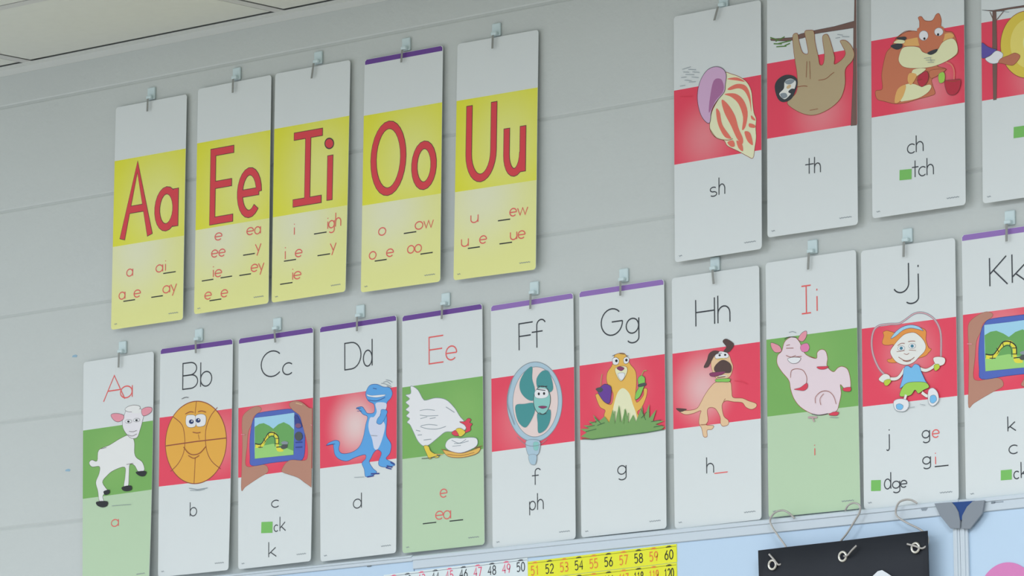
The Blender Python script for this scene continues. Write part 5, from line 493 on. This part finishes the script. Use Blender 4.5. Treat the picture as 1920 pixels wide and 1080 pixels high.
INFO = {'VA': ('yellow vowel card with big red Aa', 'vowel_card', 'yellow vowel cards in the upper row'),
'VE': ('yellow vowel card with big red Ee', 'vowel_card', 'yellow vowel cards in the upper row'),
'VI': ('yellow vowel card with big red Ii', 'vowel_card', 'yellow vowel cards in the upper row'),
'VO': ('yellow vowel card with big red Oo and a purple top strip', 'vowel_card', 'yellow vowel cards in the upper row'),
'VU': ('yellow vowel card with big red Uu', 'vowel_card', 'yellow vowel cards in the upper row'),
'A': ('green banded letter card Aa with a white lamb', 'letter_card', 'letter cards in the row above the whiteboards'),
'B': ('red banded letter card Bb with an orange basketball face', 'letter_card', 'letter cards in the row above the whiteboards'),
'C': ('red banded letter card Cc with hands holding a blue camera', 'letter_card', 'letter cards in the row above the whiteboards'),
'D': ('red banded letter card Dd with a blue dinosaur', 'letter_card', 'letter cards in the row above the whiteboards'),
'E': ('green banded letter card Ee with a white hen and egg', 'letter_card', 'letter cards in the row above the whiteboards'),
'F': ('red banded letter card Ff with a teal bladed fan', 'letter_card', 'letter cards in the row above the whiteboards'),
'G': ('red banded letter card Gg with a golden gopher in grass', 'letter_card', 'letter cards in the row above the whiteboards'),
'H': ('red banded letter card Hh with a tan dog', 'letter_card', 'letter cards in the row above the whiteboards'),
'I': ('green banded letter card Ii with a pink pig', 'letter_card', 'letter cards in the row above the whiteboards'),
'J': ('red banded letter card Jj with a girl skipping rope', 'letter_card', 'letter cards in the row above the whiteboards'),
'K': ('red banded letter card Kk cut by the right edge, hands holding camera', 'letter_card', 'letter cards in the row above the whiteboards'),
'SH': ('red banded card sh with a striped seashell', 'letter_card', 'letter pair cards at upper right'),
'TH': ('red banded card th with a sloth hanging from a branch', 'letter_card', 'letter pair cards at upper right'),
'CH': ('red banded card ch with a chipmunk holding a berry', 'letter_card', 'letter pair cards at upper right'),
'NG': ('red banded card with a yellow gong at top right corner', 'letter_card', 'letter pair cards at upper right')}
white_m = ink('paper')
PAL = {'red': ('red', (228, 192, 188)), 'green': ('green', (158, 196, 112))}
def make_card(c, label, name, group):
    Wm, Hm = c['w'], c['h']; g0, tl, br, bl = c['g']
    def disp(u, v): return g0 + tl * v + br * u * u * v * v + bl * (1 - u) ** 2 * v * v
    t = thing(name, label, 'card', (c['x'], 0, c['z']), (0, c['r'], 0), group)
    st = c['style']; k = c['key']
    if st == 'yellow':
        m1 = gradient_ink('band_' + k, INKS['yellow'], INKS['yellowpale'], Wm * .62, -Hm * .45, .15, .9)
        m2 = gradient_ink('foot_' + k, INKS['lemon'], INKS['lemonpale'], Wm * .35, -Hm * .64, .14, .8)  # pale patch paints in the card's gloss along with the printed fade
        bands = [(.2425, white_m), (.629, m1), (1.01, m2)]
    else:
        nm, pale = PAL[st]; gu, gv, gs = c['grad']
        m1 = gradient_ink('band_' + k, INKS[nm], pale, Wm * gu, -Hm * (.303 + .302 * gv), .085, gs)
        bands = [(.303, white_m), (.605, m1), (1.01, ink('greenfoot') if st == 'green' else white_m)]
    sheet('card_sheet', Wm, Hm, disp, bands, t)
    if c['purple']:
        w = Wm * 1000; z = Hm * 1000 * .023
        print_mesh('purple_strip', [('P', 'purple' if c['purple'] == 1 else 'purple2', 0, 0, '', [(1.2, z), (w - 1.2, z), (w - 1.2, 4), (w - 5, .6), (5, .6), (1.2, 4)])], Wm, Hm, disp, t, .00015)
    if c['pic']: print_mesh('picture', c['pic'], Wm, Hm, disp, t)
    for part, nm in (('head', 'heading_letter'), ('sub', 'spelling_letter')):
        for it in c[part]:
            n2 = nm if it[0] == 'T' else ('green_square' if it[1] == 'gsq' else 'letter_dot')
            if it[0] == 'T' and it[2] == '_': n2 = 'blank_line'
            print_mesh(n2, [it], Wm, Hm, disp, t, .0004)
    w, h = Wm * 1000, Hm * 1000
    sq = lambda x0, x1, y, st, am: [(x0 + st * i, y + am * ((i * 7) % 5 - 2) / 2) for i in range(int((x1 - x0) / st))]
    print_mesh('fine_print', [('L', 'fine', 0, .8, 0, sq(w - 38, w - 11, h - 15, 1.1, 1.0))], Wm, Hm, disp, t, .0003)
    print_mesh('page_number', [('L', 'fine', 0, .8, 0, sq(9, 18, h - 10, 1.1, 1.0))], Wm, Hm, disp, t, .0003)
    return t
for c in CARDS: make_card(c, *INFO[c['key']])
# ================================================================== CLIPS
clear_m = mat('frosted_clear_plastic', (204, 224, 250), 0.35, spec=0.5, alpha=0.85)
jaw_m = mat('grey_clip_jaw', (140, 142, 136), 0.35, spec=0.5, alpha=0.85)
CLIPS = [('clear adhesive clip holding the big red Aa card', -0.5587, 3.1304, 3.1108, -0.0018, 'clear adhesive clips along the card tops'),
('clear adhesive clip holding the big red Ee card', -0.3291, 3.1374, 3.1161, -0.0018, 'clear adhesive clips along the card tops'),
('clear adhesive clip holding the big red Ii card', -0.1165, 3.1385, 3.1154, -0.0087, 'clear adhesive clips along the card tops'),
('clear adhesive clip holding the big red Oo card', 0.1057, 3.1324, 3.1141, -0.0045, 'clear adhesive clips along the card tops'),
('clear adhesive clip holding the big red Uu card', 0.3259, 3.1277, 3.1083, -0.0019, 'clear adhesive clips along the card tops'),
('clear adhesive clip holding the seashell card', 0.8498, 3.1034, 3.0854, -0.0138, 'clear adhesive clips along the card tops'),
('clear adhesive clip holding the lamb card', -0.633, 2.6482, 2.625, -0.0016, 'clear adhesive clips along the card tops'),
('clear adhesive clip holding the basketball card', -0.4269, 2.6513, 2.6321, 0.0011, 'clear adhesive clips along the card tops'),
('clear adhesive clip holding the Cc camera card', -0.2212, 2.6507, 2.6315, 0.0038, 'clear adhesive clips along the card tops'),
('clear adhesive clip holding the dinosaur card', -0.0094, 2.6528, 2.6314, -0.0004, 'clear adhesive clips along the card tops'),
('clear adhesive clip holding the hen card', 0.201, 2.6524, 2.6324, -0.0018, 'clear adhesive clips along the card tops'),
('clear adhesive clip holding the fan card', 0.4125, 2.6502, 2.6286, -0.0019, 'clear adhesive clips along the card tops'),
('clear adhesive clip holding the gopher card', 0.6197, 2.6507, 2.6302, -0.0007, 'clear adhesive clips along the card tops'),
('clear adhesive clip holding the dog card', 0.824, 2.648, 2.6282, 0.0039, 'clear adhesive clips along the card tops'),
('clear adhesive clip holding the pig card', 1.0356, 2.6538, 2.6305, -0.0032, 'clear adhesive clips along the card tops'),
('clear adhesive clip holding the skipping girl card', 1.2346, 2.6502, 2.6299, -0.0021, 'clear adhesive clips along the card tops'),
('clear adhesive clip holding the Kk card at right edge', 1.4425, 2.6556, 2.6319, -0.0012, 'clear adhesive clips along the card tops')]
def clip(label, x, z, zj, dx, group):
    """adhesive clear clip: a rounded base stuck to the wall, a spring jaw reaching down over the card's top edge"""
    t = thing('adhesive_clip', label, 'clip', (x, 0, z), (0, 0, 0), group)
    bm = bmesh.new(); box(bm, -.0100, .0100, -.0045, -.0003, 0, .024); bevel(bm, .0018, 3); obj('adhesive_base', bm, clear_m, t)
    bm = bmesh.new(); box(bm, -.0065, .0065, -.0115, -.0046, .001, .0075); bevel(bm, .0016, 2); obj('spring_body', bm, clear_m, t)
    L = z + .004 - zj
    bm = bmesh.new(); box(bm, -.0024, .0024, -.0125, -.0112, -L, .001); bevel(bm, .0005, 1)
    for v in bm.verts: v.co.x += dx * (-v.co.z) / L * .6 + dx * .4
    o = obj('clip_jaw', bm, jaw_m, t)
    return t
for c in CLIPS: clip(*c)
